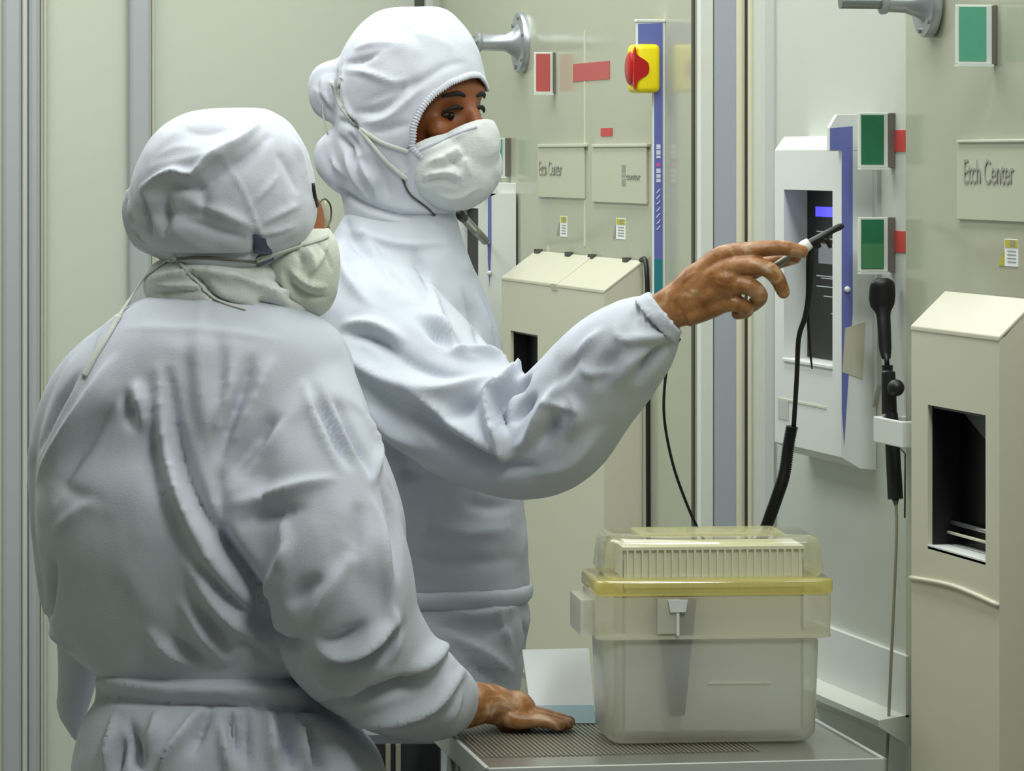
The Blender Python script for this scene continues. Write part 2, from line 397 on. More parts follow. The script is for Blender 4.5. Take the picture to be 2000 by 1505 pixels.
# caution labels ----------------------------------------------------------
def caution(x0, x1, y0, y1, v, label, tri):
    r = thing('caution_label', label, 'label', L(ru(x0, v), v, rz(y1, ru(x0, v), v)), 'small yellow and white caution labels')
    rect_w(MB(), x0, x1, y0, y1, v, v+0.0008).build('white_sheet', M_paper, r)
    ym = y0 + (y1-y0)*0.3
    rect_w(MB(), x0+1, x1-1, y0+1, ym, v, v+0.0014).build('yellow_band', M_lab, r)
    w_ = (x1-x0)
    rect_w(MB(), x0+w_*0.4, x0+w_*0.75, y0+2, ym-3, v, v+0.0018).build('printed_mark', M_ink, r)
    for i in range(4):
        yy = ym + (y1-ym)*(0.2+0.19*i)
        rect_w(MB(), x0+w_*0.2, x1-w_*0.15, yy-1.0, yy+1.0, v, v+0.0012).build('printed_line', M_ink, r)
    xa, xb, ya, yb = tri
    ua, ub = ru(xa, v), ru(xb, v)
    MB().prism([(ua, rz(yb, ua, v)), (ub, rz(yb, ua, v)), (ub, rz(ya, ua, v))], 'v', v, v+0.001).build('small_warning_mark', M_lab if v > 0 else M_ink, r)
caution(1094, 1107, 422, 462, 0.0, 'small yellow and white caution label above the left half of the double cover', (1087, 1093, 434, 458))
caution(1203, 1221, 426, 467, 0.0, 'small yellow and white caution label above the right half of the double cover', (1197, 1203, 438, 465))
caution(1962, 1988, 467, 520, 0.008, 'yellow and white caution label at the right edge above the tall loading cover', (1952, 1961, 488, 518))

# round flanges --------------------------------------------------------------
def flange(cx, cy, R, tubex, rt, uu, label):
    """disc facing out of the wall, neck and tube running out along v"""
    v0 = rv(cx, uu); z = rz(cy, uu, v0)
    r = thing('round_flange', label, 'flange', L(uu, v0, z-R), 'round metal flanges')
    def lathe(name, prof, m, seg=40):
        mb = MB(); rings = []
        for (v, rr) in prof:
            rings.append([mb.bm.verts.new(L(uu + rr*math.cos(2*math.pi*k/seg), v, z + rr*math.sin(2*math.pi*k/seg))) for k in range(seg)])
        for i in range(len(rings)-1):
            for k in range(seg): mb.bm.faces.new([rings[i][k], rings[i][(k+1)%seg], rings[i+1][(k+1)%seg], rings[i+1][k]])
        mb.bm.faces.new(rings[0]); mb.bm.faces.new(rings[-1][::-1])
        return mb.build(name, m, r, ang=40)
    v1 = rv(tubex, uu)
    lathe('disc', [(v0, R*0.97), (v0, R), (v0+0.009, R), (v0+0.012, R*0.96), (v0+0.012, R*0.5)], M_chrome)
    lathe('neck', [(v0+0.011, R*0.62), (v0+0.016, R*0.5), (v0+0.024, R*0.40), (v0+0.036, rt*1.08), (v1-0.012, rt)], M_chrome)
    lathe('collar', [(v1-0.014, rt*1.15), (v1-0.011, rt*1.25), (v1-0.006, rt*1.25), (v1-0.004, rt*1.0)], M_chrome)
    lathe('stem', [(v1-0.004, rt*0.72), (v1+0.05, rt*0.72)], mat('tube_metal', '8A8F90', rough=0.3, metal=0.8))
    if v0 > 0.002: lathe('wall_plate', [(0.0, R*0.8), (v0, R*0.8)], M_chrome)
    for k in range(6):
        a = k*math.pi/3 + 0.3
        MB().tube([L(uu + R*0.82*math.cos(a), v0+0.011, z + R*0.82*math.sin(a)), L(uu + R*0.82*math.cos(a), v0+0.015, z + R*0.82*math.sin(a))], R*0.07, seg=6).build('bolt', M_steel, r)
uf = ru(1022, 0.0)
flange(1022, 83, 0.058, 925, 0.0155, uf, 'round grey metal flange beside the taller worker hood')
uf2 = ru(1818, 0.012)
flange(1818, 5, 0.046, 1712, 0.013, uf2, 'round grey metal flange cut off by the top right edge')

# switch column on the far machine ---------------------------------------------
u_ = ru(1300, 0.0)
r = thing('switch_column', 'tall slim blue-faced column carrying a yellow and red rotary switch', 'switch column', L(u_, 0.0, rz(560, u_, 0)))
va, vb_ = rv(1245, u_), rv(1277, u_); vw = rv(1294, u_)
zt, zm, zb = rz(42, u_, va), rz(180, u_, va), rz(580, u_, vb_)
MB().prism([(0.0, zb), (vb_, zb), (vb_, zm+0.01), (va, zm+0.02), (va, zt), (0.0, zt+0.004)], 'u', u_-0.012, u_, bev=0.001).build('column_body', M_white, r)
MB().prism([(vw, zb+0.06), (vb_-0.0005, zb+0.06), (vb_-0.0005, zm+0.008), (va-0.001, zm+0.019), (va-0.001, zt-0.004), (vw, zt-0.002)], 'u', u_, u_+0.0012).build('blue_face', M_blue, r)
MB().box(u_, u_+0.0014, vw, vb_-0.0005, zb, zb+0.062).build('teal_band', M_teal, r)
MB().box(u_-0.014, u_+0.002, 0.0, va+0.002, zt-0.001, zt+0.004, bev=0.001).build('cap', M_white, r)
wmat = mat('white_ink', 'D8D8F0', rough=0.6)
vm = (vw+vb_)/2
# small lettering climbing the blue face
for i, (y, ch) in enumerate(((284, 'D'), (292, 'M'), (300, 'S'), (330, 'N'), (340, 'A'), (350, 'V'), (372, 'I'), (380, 'C'), (392, 'S'), (404, 'O'), (412, 'I'), (424, 'L'), (434, 'L'))):
    pass
for (y0, y1, m) in ((282, 291, 0), (293, 302, 0), (304, 309, 0), (318, 325, 1), (329, 338, 0), (340, 347, 0), (349, 356, 0)):
    MB().box(u_+0.0012, u_+0.0020, vm-0.0035, vm+0.0035, rz(y1, u_, vm), rz(y0, u_, vm)).build('printed_block', mat('pink_mark', 'D05AA8') if m else wmat, r)
for (y, dx) in ((372, 0), (384, 1), (394, -1), (408, 0), (420, 1), (432, -1), (444, 0)):
    zc = rz(y, u_, vm)
    MB().tube([L(u_+0.0018, vm-0.003, zc+0.003), L(u_+0.0018, vm+0.001*dx, zc-0.001), L(u_+0.0018, vm+0.003, zc-0.004)], 0.0008, seg=6).build('printed_stroke', wmat, r)
# yellow housing with red rotary knob
sv0, sv1 = rv(1291, u_+0.012), rv(1243, u_+0.012)
zh1, zh0 = rz(86, u_, va), rz(181, u_, va)
h = MB().box(u_-0.052, u_+0.012, sv0, sv1, zh0, zh1, bev=0.009, seg=4).build('yellow_housing', M_yellow, r, ang=40)
zc = (zh0+zh1)/2; R_ = 0.030
prof = [(sv1-0.028, R_*0.55), (sv1-0.026, R_*0.62), (sv1-0.006, R_*0.98), (sv1+0.001, R_*1.0), (sv1+0.006, R_*0.9), (sv1+0.007, 0.001)]
# cheek of the guard seen side-on: red scalloped plate wrapped over the corner
pts = []
for k in range(25):
    t = -1 + 2*k/24
    w_ = 0.020*math.exp(-(t*2.0)**4) + 0.003*(1-abs(t))
    pts.append((sv1+0.0015-w_, zc + t*(zh1-zh0)*0.44))
pts += [(sv1+0.004, zc+(zh1-zh0)*0.36), (sv1+0.0045, zc-(zh1-zh0)*0.36)][::1]
MB().prism(pts, 'u', u_+0.004, u_+0.0135).build('red_knob_guard', M_red, r)
mb = MB(); seg = 28; rings = []
for (v, rr) in [(sv1-0.002, 0.028), (sv1+0.004, 0.027), (sv1+0.007, 0.022), (sv1+0.008, 0.004)]:
    rings.append([mb.bm.verts.new(L(u_-0.018 + rr*0.9*math.cos(2*math.pi*k/seg), v, zc + rr*math.sin(2*math.pi*k/seg))) for k in range(seg)])
for i in range(3):
    for k in range(seg): mb.bm.faces.new([rings[i][k], rings[i][(k+1)%seg], rings[i+1][(k+1)%seg], rings[i+1][k]])
mb.bm.faces.new(rings[0]); mb.bm.faces.new(rings[-1])
mb.build('red_rotary_knob', M_red, r, ang=40)

# control units (white housing, recessed dark screen, blue side) ----------------------
def control_unit(xl, xr, yt, yb, vF, rx0, rx1, ry0, ry1, sx, bx, colx, coly, ybl, label, full=True):
    """xl..xr front plate columns on plane vF; recess rx0..rx1; sx first column of the screen; bx end of side; colx start of upper block"""
    u0, u1 = ru(xl, vF), ru(xr, vF)
    zt, zb = rz(yt, u0, vF), rz(yb, u0, vF)
    a0, a1 = ru(rx0, vF), ru(rx1, vF)
    q1, q0 = rz(ry0, a0, vF), rz(ry1, a1, vF)
    rd = rv(rx0, a0) - rv(sx, a0)       # recess depth
    r = thing('control_unit', label, 'control unit', L(u0, 0, zb), 'white control units with dark screens')
    mb = MB()
    t = rd
    for (p0, p1, z0, z1) in ((u0, a0, zb, zt), (a1, u1, zb, zt), (a0, a1, q1, zt), (a0, a1, zb, q0)):
        mb.box(p0, p1, vF-t, vF, z0, z1)
    mb.box(u0, u1, 0.0045, vF-t, zb, zt)
    mb.prism([(vF, zb), (0.0045, zb), (0.0045, zb-0.018), (vF*0.5, zb-0.016)], 'u', u0, u1)
    mb.build('housing', M_white, r)
    MB().prism([(vF, zt-0.001), (vF, zt+0.001), (vF-0.014, zt+0.020), (0, zt+0.020), (0, zt-0.001)], 'u', u0, u1-0.013, bev=0.001).build('sloped_top', M_white, r)
    MB().box(a0, a1-0.004, vF-t, vF-t+0.001, q0+0.002, q1-0.001).build('screen', M_blackg, r)
    MB().box(a0, a1, vF-t*0.4, vF+0.003, q0-0.004, q0+0.001, bev=0.001).build('lower_ledge', M_white, r)
    scr = r.children[-2]
    w_ = a1-a0
    if full:
        vS = vF-t+0.001
        MB().box(a0+w_*0.18, a0+w_*0.82, vS, vS+0.0006, q1-0.038, q1-0.024).build('lit_panel', M_screenb, scr)
        for (y, f0, f1) in ((456, .2, .9), (470, .25, .7), (545, .2, .95), (549, .3, .6), (566, .2, .8), (585, .35, .95), (618, .5, .95), (640, .55, .9)):
            zz = rz(y, a1, vS)
            MB().box(a0+w_*f0, a0+w_*f1, vS, vS+0.0006, zz-0.0007, zz+0.0007).build('screen_line', M_screenc, scr)
        for f in (.55, .72):
            MB().box(a0+w_*f, a0+w_*f+0.002, vS, vS+0.0005, q0+0.03, q1-0.10).build('screen_line', M_screenc, scr)
        MB().box(a0+w_*0.25, a0+w_*0.62, vS, vS+0.0012, rz(520, a1, vS), rz(480, a1, vS)).build('key_block', mat('grey_keys', '8A9096', rough=0.4), scr)
        # lower slot label
        MB().box(u0+0.02, u0+w_*0.95+0.03, vF, vF+0.001, zb+0.062, zb+0.065).build('seam_line', M_placw, r)
        MB().box(u0+0.02, u0+0.07, vF, vF+0.001, zb+0.035, zb+0.062).build('small_label', M_alul, r)
    # side: blue tapering strip on the face turned to the viewer
    us = u1
    vb0, vb1 = rv(xr, us), rv(xr + (bx-xr)*0.55, us)
    ztop = rz(coly, us, vF)
    zbl = rz(ybl, us, vF)
    vU = rv(colx, us); k_ = (bx-xr)/47.0
    vs_ = rv(xr + 22*k_, us); ve_ = max(0.005, rv(bx + 6*k_, us))
    MB().prism([(ve_, zt-0.001), (vU, zt-0.001), (vU, ztop-0.012), (vU-0.011*k_, ztop+0.006), (ve_, ztop+0.006)], 'u', us-0.012, us, bev=0.0006).build('upper_block', M_white, r)
    MB().prism([(vs_, zt), (vU-0.0008, zt), (vU-0.0008, ztop-0.013), (vs_, ztop-0.010)], 'u', us, us+0.001).build('blue_face', M_blue, r)
    MB().prism([(vF-0.0008, zt), (vs_, zt), (vs_, zt-(zt-zbl)*0.55), (vF-0.004, zbl), (vF-0.0008, zbl+0.05)], 'u', us, us+0.001).build('blue_face', M_blue, r)
    zz = rz(565, us, vF) if full else zt-0.15
    MB().ball(L(us+0.002, (vF+vs_)/2, zz), 0.0045, seg=12).build('lens_highlight', M_white, r, smooth=True)  # white ball paints the highlight dot of a small lens
    return r, (u0, u1, zt, zb)
cu, gU = control_unit(1513, 1643, 294, 862, 0.055, 1531, 1626, 370, 715, 1578, 1690, 1620, 232, 870, 'white control unit the taller worker points at, with dark lit screen')
# darker cast edge behind the unit's side
MB().prism([(gU[1]-0.03, gU[3]+0.02), (gU[1]+0.02, gU[3]+0.10), (gU[1]+0.02, gU[2]), (gU[1]-0.03, gU[2])], 'v', 0.004, 0.010).build('rear_flange', M_alul, cu)
v_a, v_b = rv(1650, gU[1]), max(.006, rv(1690, gU[1])); z_ = [rz(y_, gU[1], .03) for y_ in (640, 740, 726, 628)]
MB().prism([(v_a, z_[0]), (v_a+.004, z_[2]), (v_b+.004, z_[1]), (v_b, z_[3])], 'u', gU[1], gU[1]+.0012).build('side_patch', mat('beige_patch', 'BCBBA6', rough=.5), cu)
o = MB().tube([L(ru(1687, .008), .008, rz(330, gU[1], 0)), L(ru(1688, .008), .008, rz(600, gU[1], 0)), L(ru(1685, .008), .008, rz(680, gU[1], 0)), L(ru(1672, .008), .008, rz(760, gU[1], 0)), L(ru(1670, .008), .008, rz(905, gU[1], 0))], 0.0016, seg=6, res=6).build('cable', mat('thin_grey_cable', '50544A', rough=0.6), smooth=True)
tag(o, 'thin grey cable down the right edge of the white control unit', 'cable')
# far control unit, half hidden by the taller worker
control_unit(880, 952, 375, 640, 0.06, 900, 934, 405, 590, 914, 968, 945, 372, 560, 'white control unit behind the taller worker chin, slim black screen', full=False)
o = MB().tube([L(ru(966, .006), .006, rz(350, 0, 0)), L(ru(967, .006), .006, rz(530, 0, 0)), L(ru(960, .006), .006, 1.22), L(ru(958, .006), .006, 0.9)], 0.0026, seg=8, res=6).build('cable', M_black, smooth=True)
tag(o, 'thin black cable hanging below the narrow green sign behind the mask', 'cable')
# metal rod standing out in front of the far unit
u9 = ru(946, .07)
r = thing('metal_rod', 'short chrome rod with black ball tip slanting below the taller worker mask', 'rod', L(u9, .07, 1.4))
MB().tube([P(948, 470, 7.62), P(905, 425, 7.52)], 0.0082).build('rod', M_steel, r, smooth=True)
MB().tube([P(905, 425, 7.52), P(893, 414, 7.49)], 0.0095).build('black_tip', M_black, r, smooth=True)
MB().tube([P(948, 470, 7.62), L(ru(950, .05), .045, 1.435)], 0.004).build('rod_arm', M_steel, r, smooth=True)

# black wand held in a white wall clip -----------------------------------------
uw = ru(1730, 0.03)
def W(px, py, Y=None): return L(ru(px, 0.03), 0.03, rz(py, ru(px, 0.03), 0.03))
r = thing('black_wand', 'matte black paddle-headed wand hanging upright in a white wall clip', 'wand', W(1745, 980))
mb = MB(); t_ = [(1724, 543, .008), (1724, 552, .0165), (1723, 575, .0185), (1723, 595, .017), (1725, 612, .0105), (1727, 640, .0095), (1729, 680, .0088), (1731, 700, .006)]
mb.tube([W(x, y) for x, y, _ in t_], [q[2] for q in t_], seg=20, res=5, up=DU, flat=0.6).build('paddle_head', M_black, r, smooth=True)
MB().tube([W(1731, 690), W(1733, 718)], 0.0035).build('neck', M_black, r, smooth=True)
mb = MB().tube([W(1733, 713), W(1733, 725), W(1735, 727), W(1737, 808)], [.0075, .0075, .0095, .0105], seg=16); mb.build('valve_body', M_black, r, ang=40)
MB().ball(W(1750, 757), 0.0115, seg=16).build('valve_knob', M_black, r, smooth=True)
MB().tube([W(1741, 806), W(1743, 866), W(1749, 974)], [.0085, .0098, .0105], seg=16).build('handle', M_black, r, ang=40)
MB().tube([W(1749, 974), W(1750, 990)], [.005, .0018]).build('nozzle', M_brown, r, smooth=True)
r = thing('wall_clip', 'white plastic wall clip gripping the black wand', 'clip', W(1740, 865))
va_ = 0.03
mb = MB().box(ru(1711, .045), ru(1767, .045), 0.0425, 0.049, rz(862, uw, .04), rz(812, uw, .04), bev=.0015)
mb.box(ru(1711, .045), ru(1711, .045)+0.012, 0.004, 0.045, rz(862, uw, .04), rz(812, uw, .04), bev=.0015)
mb.box(ru(1767, .045)-0.012, ru(1767, .045), 0.004, 0.045, rz(862, uw, .04), rz(812, uw, .04), bev=.0015)
mb.build('clip_body', M_white, r)
o = MB().tube([W(1750, 985), W(1751, 1040), W(1747, 1150), W(1740, 1300), W(1735, 1420), W(1729, 1540)], 0.0022, seg=8, res=6).build('cord', mat('beige_cord', 'A09A84', rough=0.6), smooth=True)
tag(o, 'thin beige cord hanging down from the black wand', 'cord')
o = MB().tube([L(ru(1757,.006),.006, rz(875, uw, 0)), L(ru(1768,.006),.006, rz(885, uw, 0)), L(ru(1767,.006),.006, rz(1010, uw, 0))], 0.0012, seg=6).build('cord', M_dark, smooth=True)
tag(o, 'short dark cord behind the handle of the black wand', 'cord')

# lower shelf unit of the wall behind the box ----------------------------------
r = thing('wall_shelf', 'pale grey recessed ledge low on the wall right of the clear box', 'shelf', L(ru(1700, .0), 0.0, rz(1400, ru(1700), 0)))
ua, ub = ru(1560, 0.03), ru(1769, 0.012)
MB().box(ua, ub, 0.004, 0.012, rz(1372, ub-.15, .012), rz(1256, ub-.15, .012)).build('ledge_front', M_white, r)
MB().prism([(0.004, rz(1376, ub-.1, .02)), (0.05, rz(1386, ub-.1, .02)), (0.05, rz(1398, ub-.1, .02)), (0.004, rz(1440, ub-.1, .02))], 'u', ua, ub).build('ledge_lip', M_panel2, r)

# ------------------------------------------------------------------ cart
TZ = 0.83
KA = math.radians(9.5)
K0 = ((1725-HX)/F*5.245, 5.245)         # right front corner
class KB(MB):
    """boxes in the cart's own axes: a to the left along the front edge, b away from the viewer"""
    def box(s, a0, a1, b0, b1, z0, z1, bev=0.0):
        t = bmesh.new(); v = [t.verts.new(K(a, b, z)) for z in (z0, z1) for (a, b) in ((a0,b0),(a1,b0),(a1,b1),(a0,b1))]
        for f in ((0,1,2,3),(7,6,5,4),(0,4,5,1),(1,5,6,2),(2,6,7,3),(3,7,4,0)): t.faces.new([v[i] for i in f])
        bmesh.ops.recalc_face_normals(t, faces=t.faces)
        if bev: bmesh.ops.bevel(t, geom=t.edges[:], offset=bev, segments=2, affect='EDGES', profile=0.5)
        return s.merge(t)
def K(a, b, z): return C(K0[0] - a*math.cos(KA) - b*math.sin(KA), K0[1] - a*math.sin(KA) + b*math.cos(KA), z)
TW, TD = 0.512, 0.50
cart = thing('steel_cart', 'steel cart with ribbed top under the clear box and the resting hand', 'cart', K(TW/2, TD/2, 0))
M_top = mat('brushed_steel_top', 'A3A399', rough=0.25, metal=0.75, bump=0.02, bscale=200)
KB().box(0, TW, 0, TD, TZ-0.012, TZ-0.002).build('tabletop', M_top, cart)
mb = KB(); rib = 60
for k in range(rib):
    aa = 0.14 + (TW-0.15)*k/(rib-1)
    mb.box(aa-0.0016, aa+0.0016, 0.10, TD-0.02, TZ-0.003, TZ-0.0006)
mb.build('ribbed_mat', mat('ribbed_mat', '8E8A7A', rough=0.35, metal=0.5), cart)
mb = KB()
mb.box(-0.004, 0.002, -0.004, TD+0.004, TZ-0.03, TZ+0.0005, bev=.001); mb.box(TW-0.002, TW+0.004, -0.004, TD+0.004, TZ-0.03, TZ+0.0005, bev=.001)
mb.box(-.004, TW+.004, -0.004, 0.002, TZ-0.03, TZ+0.0005, bev=.001); mb.box(-.004, TW+.004, TD-0.002, TD+0.004, TZ-0.03, TZ+0.0005, bev=.001)
mb.build('rim', M_alul, cart)
for (a, b) in ((.03, .03), (TW-.03, .03), (.03, TD-.03), (TW-.03, TD-.03)):
    lg = MB().tube([K(a, b, 0.10), K(a, b, TZ-0.012)], 0.0125, seg=16).build('leg', M_steel, cart, smooth=True)
    MB().tube([K(a-.011, b, 0.045), K(a+.011, b, 0.045)], 0.045, seg=24).build('caster', M_black, lg, ang=40)
    KB().box(a-.016, a+.016, b-.02, b+.02, 0.085, 0.105, bev=.002).build('caster_fork', M_steel, lg)
KB().box(.02, TW-.02, .02, TD-.02, 0.28, 0.29).build('lower_shelf', M_steel, cart)
mb = MB(); g0, g1, g2 = K(TW, .06, TZ-.03), K(TW, .22, TZ-.03), K(TW, .08, TZ-.16); th = Vector((-.003, 0, 0))
mb.hexa([g0, g1, g1+th, g0+th, g2, g2+Vector((0,.002,0)), g2+Vector((0,.002,0))+th, g2+th]); mb.build('gusset', M_alu, cart)

# ------------------------------------------------------------------ clear box with milky base
bx0 = P(1160, 1250, 5.3)
def bc(px, py, Y): return P(px, py, Y)
# box axes: facing the viewer nearly square-on, parallel to the cart front edge
Yb = 5.36                              # front face distance
sc = Yb/F
bz = TZ + 0.0008
cxb = ((1602+1172)/2 - HX)*sc
ex, ey = Vector((1, 0.10, 0)).normalized(), Vector((-0.10, 1, 0)).normalized()
BO = Vector((cxb, Yb, 0))
def B(x, y, z):
    q = BO + ex*x + ey*y; return C(q.x, q.y, bz+z)
def zpx(py): return EYE - (py-HY)*sc - bz
def rbox(mb, x0, x1, y0, y1, z0, z1, r0, r1=None, tx=0.0, ty=0.0, seg=6, rows=1, top=True, bot=True, fil=0.0):
    """rounded-corner box (vertical edges rounded); x/y extents taper to tx,ty smaller at the bottom"""
    r1 = r0 if r1 is None else r1
    rings = []
    levels = [(z0, 1.0), (z1, 0.0)]
    if fil: levels = [(z0, 1.0, fil), (z0+fil*0.3, 1.0, fil*0.45), (z0+fil, 1.0, 0), (z1-fil, 0.0, 0), (z1-fil*0.3, 0.0, fil*0.45), (z1, 0.0, fil)]
    else: levels = [(z0, 1.0, 0), (z1, 0.0, 0)]
    for (z, k, ins) in levels:
        X0, X1, Y0, Y1 = x0+tx*k+ins, x1-tx*k-ins, y0+ty*k+ins, y1-ty*k-ins
        r = max(0.001, r0-ins*0.3); ring = []
        for (cx, cy, a0) in ((X1-r, Y1-r, 0), (X0+r, Y1-r, 90), (X0+r, Y0+r, 180), (X1-r, Y0+r, 270)):
            for i in range(seg+1):
                a = math.radians(a0 + 90*i/seg); ring.append(mb.bm.verts.new(B(cx + r*math.cos(a), cy + r*math.sin(a), z)))
        rings.append(ring)
    n = len(rings[0])
    for i in range(len(rings)-1):
        for k in range(n): mb.bm.faces.new([rings[i][k], rings[i][(k+1)%n], rings[i+1][(k+1)%n], rings[i+1][k]])
    if bot: mb.bm.faces.new(rings[0][::-1])
    if top: mb.bm.faces.new(rings[-1])
    return mb
M_milk = clearmat('milky_plastic', 'F4F4EA', 0.55, rough=0.35, edge=0.25, gloss=0.4)
M_lid = clearmat('clear_yellow_plastic', 'F4F2D0', 0.05, rough=0.05, edge=0.5, gloss=1.0)
M_lidrim = clearmat('yellow_rim_plastic', 'F2E690', 0.42, rough=0.10, edge=0.4, gloss=0.8)
DB = 0.17
boxr = thing('carrier_box', 'milky plastic carrier box with clear yellow-rimmed lid on the steel cart', 'box', B(0, DB/2, 0))
xw0, xw1 = (1180-HX)*sc-cxb, (1608-HX)*sc-cxb
sk0, sk1 = (1164-HX)*sc-cxb, (1630-HX)*sc-cxb
zsk0, zsk1 = zpx(1246), zpx(1165)
rbox(MB(), xw0, xw1, 0.006, DB-0.006, 0.0, zsk0+0.005, 0.022, tx=0.004, ty=0.004, top=False, fil=0.012).build('base_tub', M_milk, boxr, ang=50)
mb = rbox(MB(), sk0, sk1, 0, DB, zsk0, zsk1, 0.016, tx=0.001, ty=0.001, top=False, bot=False)
mb.build('upper_skirt', M_milk, boxr, ang=50)
mb = MB(); mb2 = rbox(mb, sk0, sk1, 0, DB, zsk0-0.001, zsk0+0.003, 0.016)
mb2.build('skirt_ledge', M_milk, boxr, ang=50)
zr0, zr1 = zpx(1163), zpx(1132)
rbox(MB(), sk0-0.002, sk1+0.002, -0.002, DB+0.002, zr0, zr1, 0.017, fil=0.004).build('lid_rim', M_lidrim, boxr, ang=50)
l0, l1 = (1188-HX)*sc-cxb, (1612-HX)*sc-cxb
rbox(MB(), l0, l1, 0.010, DB-0.010, zr1-0.001, zpx(1050), 0.02, tx=-0.004, ty=-0.003, bot=False, fil=0.010).build('lid_dome', M_lid, boxr, ang=60)
rbox(MB(), l0+0.045, l1-0.045, 0.03, DB-0.03, zpx(1051), zpx(1046), 0.01, fil=0.002).build('lid_panel', M_lid, boxr, ang=60)
for x in (-0.155, 0.155):
    pass
# inner stiffening wall, latch
MB().hexa([B(-0.006+xw0+0.075, -0.0015, zpx(1236)), B(xw0+0.098, -0.0015, zpx(1236)), B(xw0+0.098, 0.0, zpx(1236)), B(xw0+0.069, 0.0, zpx(1236)),
           B(xw0+0.069, -0.0015, zpx(1168)), B(xw0+0.098, -0.0015, zpx(1168)), B(xw0+0.098, 0.0, zpx(1168)), B(xw0+0.069, 0.0, zpx(1168))]).build('front_latch', M_milk, boxr)
mb = MB(); xl_ = (1308-HX)*sc-cxb
mb.hexa([B(xl_, -.004, zpx(1194)), B(xl_+.020, -.004, zpx(1194)), B(xl_+.020, -.001, zpx(1194)), B(xl_, -.001, zpx(1194)), B(xl_-.003, -.004, zpx(1170)), B(xl_+.023, -.004, zpx(1170)), B(xl_+.023, -.001, zpx(1170)), B(xl_-.003, -.001, zpx(1170))])
mb.hexa([B(xl_+.008, -.003, zpx(1240)), B(xl_+.012, -.003, zpx(1240)), B(xl_+.012, 0, zpx(1240)), B(xl_+.008, 0, zpx(1240)), B(xl_+.008, -.003, zpx(1190)), B(xl_+.012, -.003, zpx(1190)), B(xl_+.012, 0, zpx(1190)), B(xl_+.008, 0, zpx(1190))])
mb.build('latch_tab', M_white, boxr)
# side handle at the left end
mb = MB(); mb.hexa([B(sk0-.018, .03, zsk0+.002), B(sk0+.001, .03, zsk0+.002), B(sk0+.001, DB-.02, zsk0+.002), B(sk0-.018, DB-.02, zsk0+.002),
                    B(sk0-.018, .03, zsk1-.006), B(sk0+.001, .03, zsk1-.006), B(sk0+.001, DB-.02, zsk1-.006), B(sk0-.018, DB-.02, zsk1-.006)])
mb.build('side_handle', M_milk, boxr)
# embossed line on the front
MB().hexa([B((1385-HX)*sc-cxb, .0055, zpx(1336)), B((1508-HX)*sc-cxb, .0055, zpx(1336)), B((1508-HX)*sc-cxb, .009, zpx(1336)), B((1385-HX)*sc-cxb, .009, zpx(1336)),
           B((1385-HX)*sc-cxb, .0055, zpx(1333)), B((1508-HX)*sc-cxb, .0055, zpx(1333)), B((1508-HX)*sc-cxb, .009, zpx(1333)), B((1385-HX)*sc-cxb, .009, zpx(1333))]).build('moulded_line', M_milk, boxr)
# cassette inside the box
cas = thing('wafer_cassette', 'grey-white slotted cassette standing inside the clear-lidded box', 'cassette', B(0, DB/2, 0.014))
M_cas = mat('cassette_plastic', 'DDDFDA', rough=0.45); M_casd = mat('dark_handle_plastic', '303236', rough=0.5)
c0, c1 = (1222-HX)*sc-cxb, (1582-HX)*sc-cxb
zc1 = zpx(1078); zc0 = 0.014
mb = MB()
def bb(mb, x0, x1, y0, y1, z0, z1):
    mb.hexa([B(x0,y0,z0), B(x1,y0,z0), B(x1,y1,z0), B(x0,y1,z0), B(x0,y0,z1), B(x1,y0,z1), B(x1,y1,z1), B(x0,y1,z1)]); return mb
bb(mb, c0, c0+.004, .04, DB-.04, zc0, zc1); bb(mb, c1-.004, c1, .04, DB-.04, zc0, zc1); bb(mb, c0, c1, .04, .043, zc0, zc1-.012); bb(mb, c0, c1, DB-.043, DB-.04, zc0, zc1-.012)
mb.build('frame', M_cas, cas)
mb = MB()
for k in range(24):
    x = c0+.006 + (c1-c0-.012)*k/23
    bb(mb, x-.0012, x+.0012, .034, DB-.034, zc1-.05, zc1)
fin = mb.build('slot_fins', M_cas, cas)
bb(MB(), c0+.002, c1-.002, .0375, .0395, zc1-.05, zc1).build('slot_backing', M_cas, cas)
bb(MB(), c0, c1, .034, DB-.034, zc1, zc1+.004).build('top_bar', M_cas, cas)
xh = (1325-HX)*sc-cxb
mb = MB(); mb.hexa([B(xh-.008, .014, zpx(1400)), B(xh+.010, .014, zpx(1400)), B(xh+.010, .034, zpx(1400)), B(xh-.008, .034, zpx(1400)),
                    B(xh-.028, .014, zpx(1172)), B(xh+.026, .014, zpx(1172)), B(xh+.026, .034, zpx(1172)), B(xh-.028, .034, zpx(1172))])
mb.build('dark_handle', M_casd, cas)

# ------------------------------------------------------------------ paper pad propped up behind the hand
r = thing('paper_pad', 'white paper pad with pale blue lower edge propped up left of the box', 'paper pad', P(1095, 1420, 5.50))
YP = 5.567
zb_ = TZ+0.0005
def pp(px, py, Y): return P(px, py, Y)
c00, c10 = P(1040, 1420, YP), P(1163, 1420, YP); c00.z = c10.z = zb_
c01, c11 = P(1020, 1268, YP+.10), P(1150, 1265, YP+.10)
nrm = (c10-c00).cross(c01-c00).normalized()
if nrm.y < 0: nrm = -nrm
t_ = nrm*0.012
lo0, lo1 = c00.lerp(c01, .24), c10.lerp(c11, .24)
MB().hexa([lo0, lo1, lo1+t_, lo0+t_, c01, c11, c11+t_, c01+t_]).build('white_sheets', M_paper, r)
MB().hexa([c00, c10, c10+t_, c00+t_, lo0, lo1, lo1+t_, lo0+t_]).build('blue_lower_part', M_bpaper, r)
